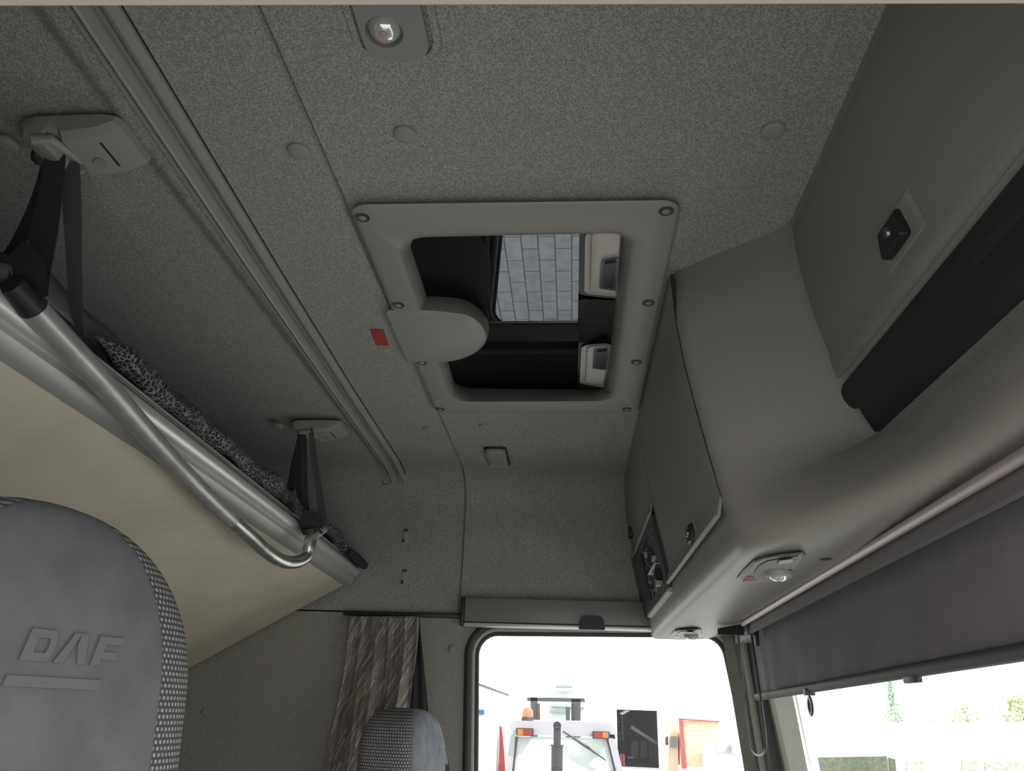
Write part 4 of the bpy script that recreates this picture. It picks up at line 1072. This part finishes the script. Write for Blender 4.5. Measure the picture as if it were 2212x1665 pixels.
for x0_, x1_, y0_ in ((1146, 1161, 1506), (1234, 1254, 1510), (1222, 1231, 1527)):
    slab('mast_upright', [(x0_, y0_), (x1_, y0_), (x1_, 1850), (x0_, 1850)], YM, YM+.12, M_mast, fk)
slab('mast_chain', [(1160, 1520), (1166, 1518), (1167, 1560), (1161, 1560)], YM-.02, YM, mat('rusty chain', (.10, .03, .02), .7), fk)
slab('mast_chain', [(1236, 1520), (1241, 1520), (1241, 1560), (1236, 1560)], YM-.02, YM, M_fk, fk)

# lorries, building, marker, trees -----------------------------------
def wb(name, px, Y0, Y1, m, par=None, **k): return slab(name, px, Y0, Y1, m, par, **k)
M_white = mat('white render', (.80, .80, .78), .8); M_tint = mat('pale teal cab paint', (.50, .56, .54), .4); M_tealk = mat('dark teal glass', (.20, .28, .27), .2)
bd = empty('workshop_building', (2, 40, 0), 'white workshop building with a tall dark open doorway', 'building')
YB = 46
a, b = fp(1332, 1532, YB), fp(1424, 1640, YB); xl_, xr_ = a.x, b.x; ztop = a.z
H1, X0, X1 = 3.9, -1.9, 14
plate_hole('wall', [V(X0, YB, 0), V(X1, YB, 0), V(X1, YB, H1), V(X0, YB, H1)], [[V(xl_, YB, .02), V(xr_, YB, .02), V(xr_, YB, ztop), V(xl_, YB, ztop)]], M_white, bd, depth=(0, .3, 0), smooth=False)
M_in = mat('shaded workshop interior', (.010, .010, .011), .9)  # near-black surfaces, the doorway's shade painted into their colour
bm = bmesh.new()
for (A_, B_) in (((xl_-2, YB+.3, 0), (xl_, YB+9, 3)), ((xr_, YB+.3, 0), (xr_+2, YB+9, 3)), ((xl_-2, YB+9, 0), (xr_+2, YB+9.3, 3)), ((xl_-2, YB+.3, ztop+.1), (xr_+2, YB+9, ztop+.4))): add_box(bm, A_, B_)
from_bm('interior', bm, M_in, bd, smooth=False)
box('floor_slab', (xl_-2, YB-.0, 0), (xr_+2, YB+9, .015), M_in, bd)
wb('beam', [(1365, 1566), (1424, 1605), (1424, 1612), (1362, 1573)], YB+.5, YB+.9, mat('grey beam', (.03, .033, .035), .6), bd, smooth=False)
for px_ in ((1339, 1624, 1344, 1640), (1345, 1628, 1349, 1640)):
    p = fp((px_[0]+px_[2])/2, px_[3], YB+.6); o = turned('gas_bottle', [(0, 0), (.075, 0), (.075, .5), (.04, .6), (.02, .62), (.02, .68), (0, .68)], V(p.x, YB+.6, .02), (0, 0, 1), mat('dull red paint', (.15, .015, .015), .5), n=14)
    props(o, 'red gas bottle standing inside the dark workshop doorway', 'gas bottle', 'gas bottles in the doorway')
p = fp(1362, 1536, YB+1); wb('strip_light', [(1338, 1541), (1350, 1534), (1362, 1534), (1345, 1544)], YB+1, YB+1.1, mat('lamp white', (.8, .8, .7), .5), bd, smooth=False)
M_rack = mat('grey rack steel', (.04, .045, .047), .6)
for y_ in (1548, 1558, 1583, 1594): wb('rack_shelf', [(1334, y_), (1346, y_), (1346, y_+2), (1334, y_+2)], YB+1.5, YB+2, M_rack, bd, smooth=False)
wb('rack_post', [(1344, 1546), (1346, 1546), (1347, 1600), (1345, 1600)], YB+1.4, YB+1.5, M_rack, bd, smooth=False)
for x_ in (1364, 1384, 1404): wb('machine_cover', [(x_, 1600), (x_+14, 1600), (x_+14, 1636), (x_, 1636)], YB+4, YB+5, mat('dark machine', (.022, .022, .024), .5), bd, smooth=False)
wb('blue_crate', [(1356, 1634), (1370, 1634), (1370, 1638), (1356, 1638)], YB+1.5, YB+2, mat('blue crate', (.03, .05, .12), .5), bd, smooth=False)
# left building eave seen through the window's left side
lb_ = empty('side_building', (-2.5, 24, 0), 'pale building with sloping eave at the left edge of the side window', 'building')
wb('wall', [(960, 1480), (1085, 1520), (1085, 1700), (960, 1700)], 24, 30, mat('cream render', (.80, .78, .76), .9), lb_, smooth=False)
wb('roof_edge', [(960, 1447), (1098, 1499), (1096, 1503), (960, 1455)], 23.6, 24, mat('brown eave', (.16, .13, .11), .7), lb_, smooth=False)
wb('blue_sign', [(1025, 1532), (1044, 1533), (1044, 1543), (1025, 1543)], 23.8, 24, mat('blue paint', (.04, .09, .30), .5), lb_, smooth=False)
# lorry behind the mast
tk = empty('teal_lorry', (fp(1210, 1500, 13).x, 13, 0), 'pale teal lorry cab half hidden behind the forklift mast', 'lorry')
wb('cab', [(1172, 1500), (1176, 1492), (1258, 1493), (1266, 1515), (1268, 1900), (1170, 1900)], 13, 15.5, M_tint, tk)
wb('sun_visor', [(1201, 1480), (1235, 1481), (1236, 1486), (1201, 1486)], 12.9, 13.2, M_tealk, tk)
wb('windscreen_edge', [(1188, 1534), (1226, 1536), (1226, 1540), (1190, 1538)], 12.95, 13, M_tealk, tk)
wb('lamp_bar', [(1190, 1524), (1262, 1527), (1262, 1530), (1190, 1526)], 12.95, 13, M_tealk, tk)
# red lorry
rd = empty('red_lorry', (fp(1510, 1640, 22).x, 22, 0), 'red boxed lorry parked at the right of the side window', 'lorry')
M_rp = mat('washed out red paint', (.36, .07, .075), .5); M_sand = mat('washed out orange side', (.80, .58, .40), .7)  # lorry colours whitened, outdoor overexposure put into the paint
wb('box_body', [(1474, 1556), (1554, 1559), (1556, 1658), (1474, 1655)], 22, 26, M_sand, rd, smooth=False)
wb('corner_post', [(1467, 1552), (1475, 1552), (1484, 1660), (1473, 1660)], 21.9, 22, M_rp, rd, smooth=False)
wb('top_rail', [(1467, 1551), (1554, 1557), (1554, 1560), (1467, 1555)], 21.9, 22, M_rp, rd, smooth=False)
wb('cab', [(1446, 1585), (1454, 1579), (1464, 1582), (1466, 1680), (1443, 1680)], 22.5, 24, mat('cream orange cab', (.66, .50, .38), .6), rd, smooth=False)
wb('cab_window', [(1449, 1590), (1462, 1590), (1462, 1614), (1448, 1614)], 22.4, 22.5, mat('lorry side glass', (.18, .19, .18), .2), rd, smooth=False)
wb('mirror', [(1438, 1592), (1443, 1590), (1444, 1609), (1438, 1609)], 22.3, 22.4, M_fk, rd)
for xw in (1508, 1536):
    p = fp(xw, 1665, 21.9); turned('wheel', [(0, -.15), (.45, -.15), (.5, -.1), (.5, .1), (0, .15)], V(p.x, 22.1, .5), (0, 1, 0), M_rubber, rd, n=20)
# white lorry front and cars right of it
wv = empty('white_lorry', (fp(1575, 1650, 26).x, 26, 0), 'white lorry cab beside the red lorry, near the pillar', 'lorry')
wb('cab', [(1532, 1604), (1545, 1596), (1612, 1600), (1612, 1700), (1530, 1700)], 20.8, 21.8, mat('off white cab paint', (.72, .70, .68), .5), wv, smooth=False)
wb('cab_window', [(1548, 1604), (1576, 1604), (1574, 1626), (1548, 1624)], 20.75, 20.8, mat('mid grey glass', (.42, .44, .45), .2), wv, smooth=False)
wb('door_mirror', [(1580, 1604), (1600, 1604), (1598, 1630), (1582, 1630)], 20.6, 20.75, mat('mid grey glass', (.42, .44, .45), .2), wv, smooth=False)
# red and white marker
mk = empty('striped_barrier', (fp(1082, 1640, 12).x, 12, 0), 'tall red and grey striped barrier standing left of the forklift', 'barrier')
wb('red_post', [(1079, 1568), (1083, 1570), (1088, 1620), (1093, 1700), (1076, 1700), (1078, 1620)], 12, 12.1, mat('signal red', (.23, .006, .012), .5), mk, smooth=False)
wb('reflective_edge', [(1074, 1600), (1077, 1575), (1076, 1700), (1069, 1700)], 12, 12.05, mat('grey reflective strip', (.22, .22, .21), .5), mk, smooth=False)
# vehicles through the windscreen
for nm, lab, px_, wn, Yv in (('parked_lorry', 'white parked lorry with a wide dark windscreen below the blind', [(1752, 1626), (1768, 1618), (1926, 1615), (1945, 1640), (1950, 1900), (1745, 1900)], [[(1768, 1636), (1916, 1633), (1922, 1700), (1782, 1700)], [(1921, 1636), (1934, 1640), (1940, 1700), (1926, 1700)]], 11.0),
                             ('parked_van', 'white parked van with a small window, middle of the windscreen view', [(1950, 1642), (1960, 1634), (2050, 1634), (2068, 1650), (2068, 1900), (1950, 1900)], [[(1958, 1643), (1996, 1644), (1996, 1700), (1958, 1700)]], 12.5),
                             ('parked_car', 'white parked van with pale windows at the right edge', [(2072, 1634), (2085, 1628), (2300, 1630), (2300, 1900), (2072, 1900)], [[(2078, 1640), (2112, 1642), (2112, 1700), (2078, 1700)], [(2128, 1646), (2300, 1648), (2300, 1700), (2130, 1700)]], 13.5)):
    t = empty(nm, (fp(px_[0][0], 1665, Yv).x+.5, Yv, 0), lab, 'lorry' if 'lorry' in nm else 'van')
    wb('vehicle_body', px_, Yv, Yv+2, mat('bright white vehicle paint', (.75, .76, .74), .4), t, smooth=False)
    for wq in wn: wb('vehicle_window', wq, Yv-.03, Yv, mat('greenish vehicle glass', (.10, .12, .075), .2, var=(30, .3)) if nm == 'parked_lorry' else mat('pale vehicle glass', (.36, .41, .35), .2, var=(30, .3)), t, smooth=False)
tr_ = empty('white_trailer', (fp(2050, 1665, 28).x, 28, 0), 'long white trailer body standing behind the parked vehicles', 'trailer')
wb('trailer_body', [(1870, 1572), (1960, 1562), (2300, 1560), (2300, 1625), (1870, 1625)], 28, 30, mat('bright white vehicle paint', (.75, .76, .74), .4), tr_, smooth=False)
for xw in (1900, 1990, 2180):
    p = fp(xw, 1665, 28); turned('wheel', [(0, -.15), (.45, -.15), (.5, -.1), (.5, .1), (0, .15)], V(p.x, 28.3, .5), (0, 1, 0), M_rubber, tr_, n=20)
def tree(name, px, py_top, py_bot, Y, wpx, label, conifer=False, n=500):
    top = fp(px, py_top, Y); bot = fp(px, py_bot, Y); wd = abs(fp(px+wpx, py_bot, Y).x-top.x)
    t = empty(name, (top.x, Y, 0), label, 'tree')
    mt = mat('washed out foliage', (.52, .66, .55), .9, var=(1.5, .15)); mt2 = mat('yellow green foliage', (.78, .82, .60), .9, var=(1.5, .15))  # leaf colours paled, overexposed daylight put into the foliage
    bm = bmesh.new(); zb_ = 2.0 if conifer else 1.0
    for k in range(n):
        f = random.random(); z = zb_+(top.z-zb_)*f
        rr_ = wd*(1.12-f)*(.3+.7*random.random()) if conifer else wd*(max(0, 1-(abs(f-.45)/.56)**3))**.5*random.random()**.4
        a_ = random.random()*6.283; c = V(top.x+math.cos(a_)*rr_, Y+math.sin(a_)*rr_, z+random.uniform(-.1, .1))
        s_ = wd*.15*random.uniform(.6, 1.5)
        u_ = Vector((random.uniform(-1, 1), random.uniform(-1, 1), random.uniform(-1, 1))).normalized(); v_ = u_.orthogonal().normalized()
        vs = [bm.verts.new(c+u_*s_), bm.verts.new(c+v_*s_*.6), bm.verts.new(c-u_*s_), bm.verts.new(c-v_*s_*.6)]; bm.faces.new(vs)
    from_bm('foliage', bm, mt if conifer else mt2, t, smooth=False)
    tube('trunk', [V(top.x, Y, 0), V(top.x, Y, zb_+(top.z-zb_)*.8)], wd*.06, mat('bark', (.45, .40, .36), .9), t, n=8)  # bark lightened too, for the overexposed view
tree('conifer_tree', 1922, 1470, 1570, 46, 40, 'slim pale conifer standing above the parked vehicles', True, 900)
tree('leafy_tree', 1925, 1535, 1570, 52, 32, 'low bushy tree at the foot of the slim conifer', n=700)
tree('leafy_tree', 2085, 1522, 1560, 50, 42, 'rounded pale green tree right of the conifer', n=900)
tree('leafy_tree', 2200, 1500, 1560, 48, 55, 'broad yellow green tree at the right edge of the windscreen', n=1200)
tree('leafy_tree', 2010, 1550, 1565, 55, 30, 'low distant bush between the conifer and the rounded tree', n=500)
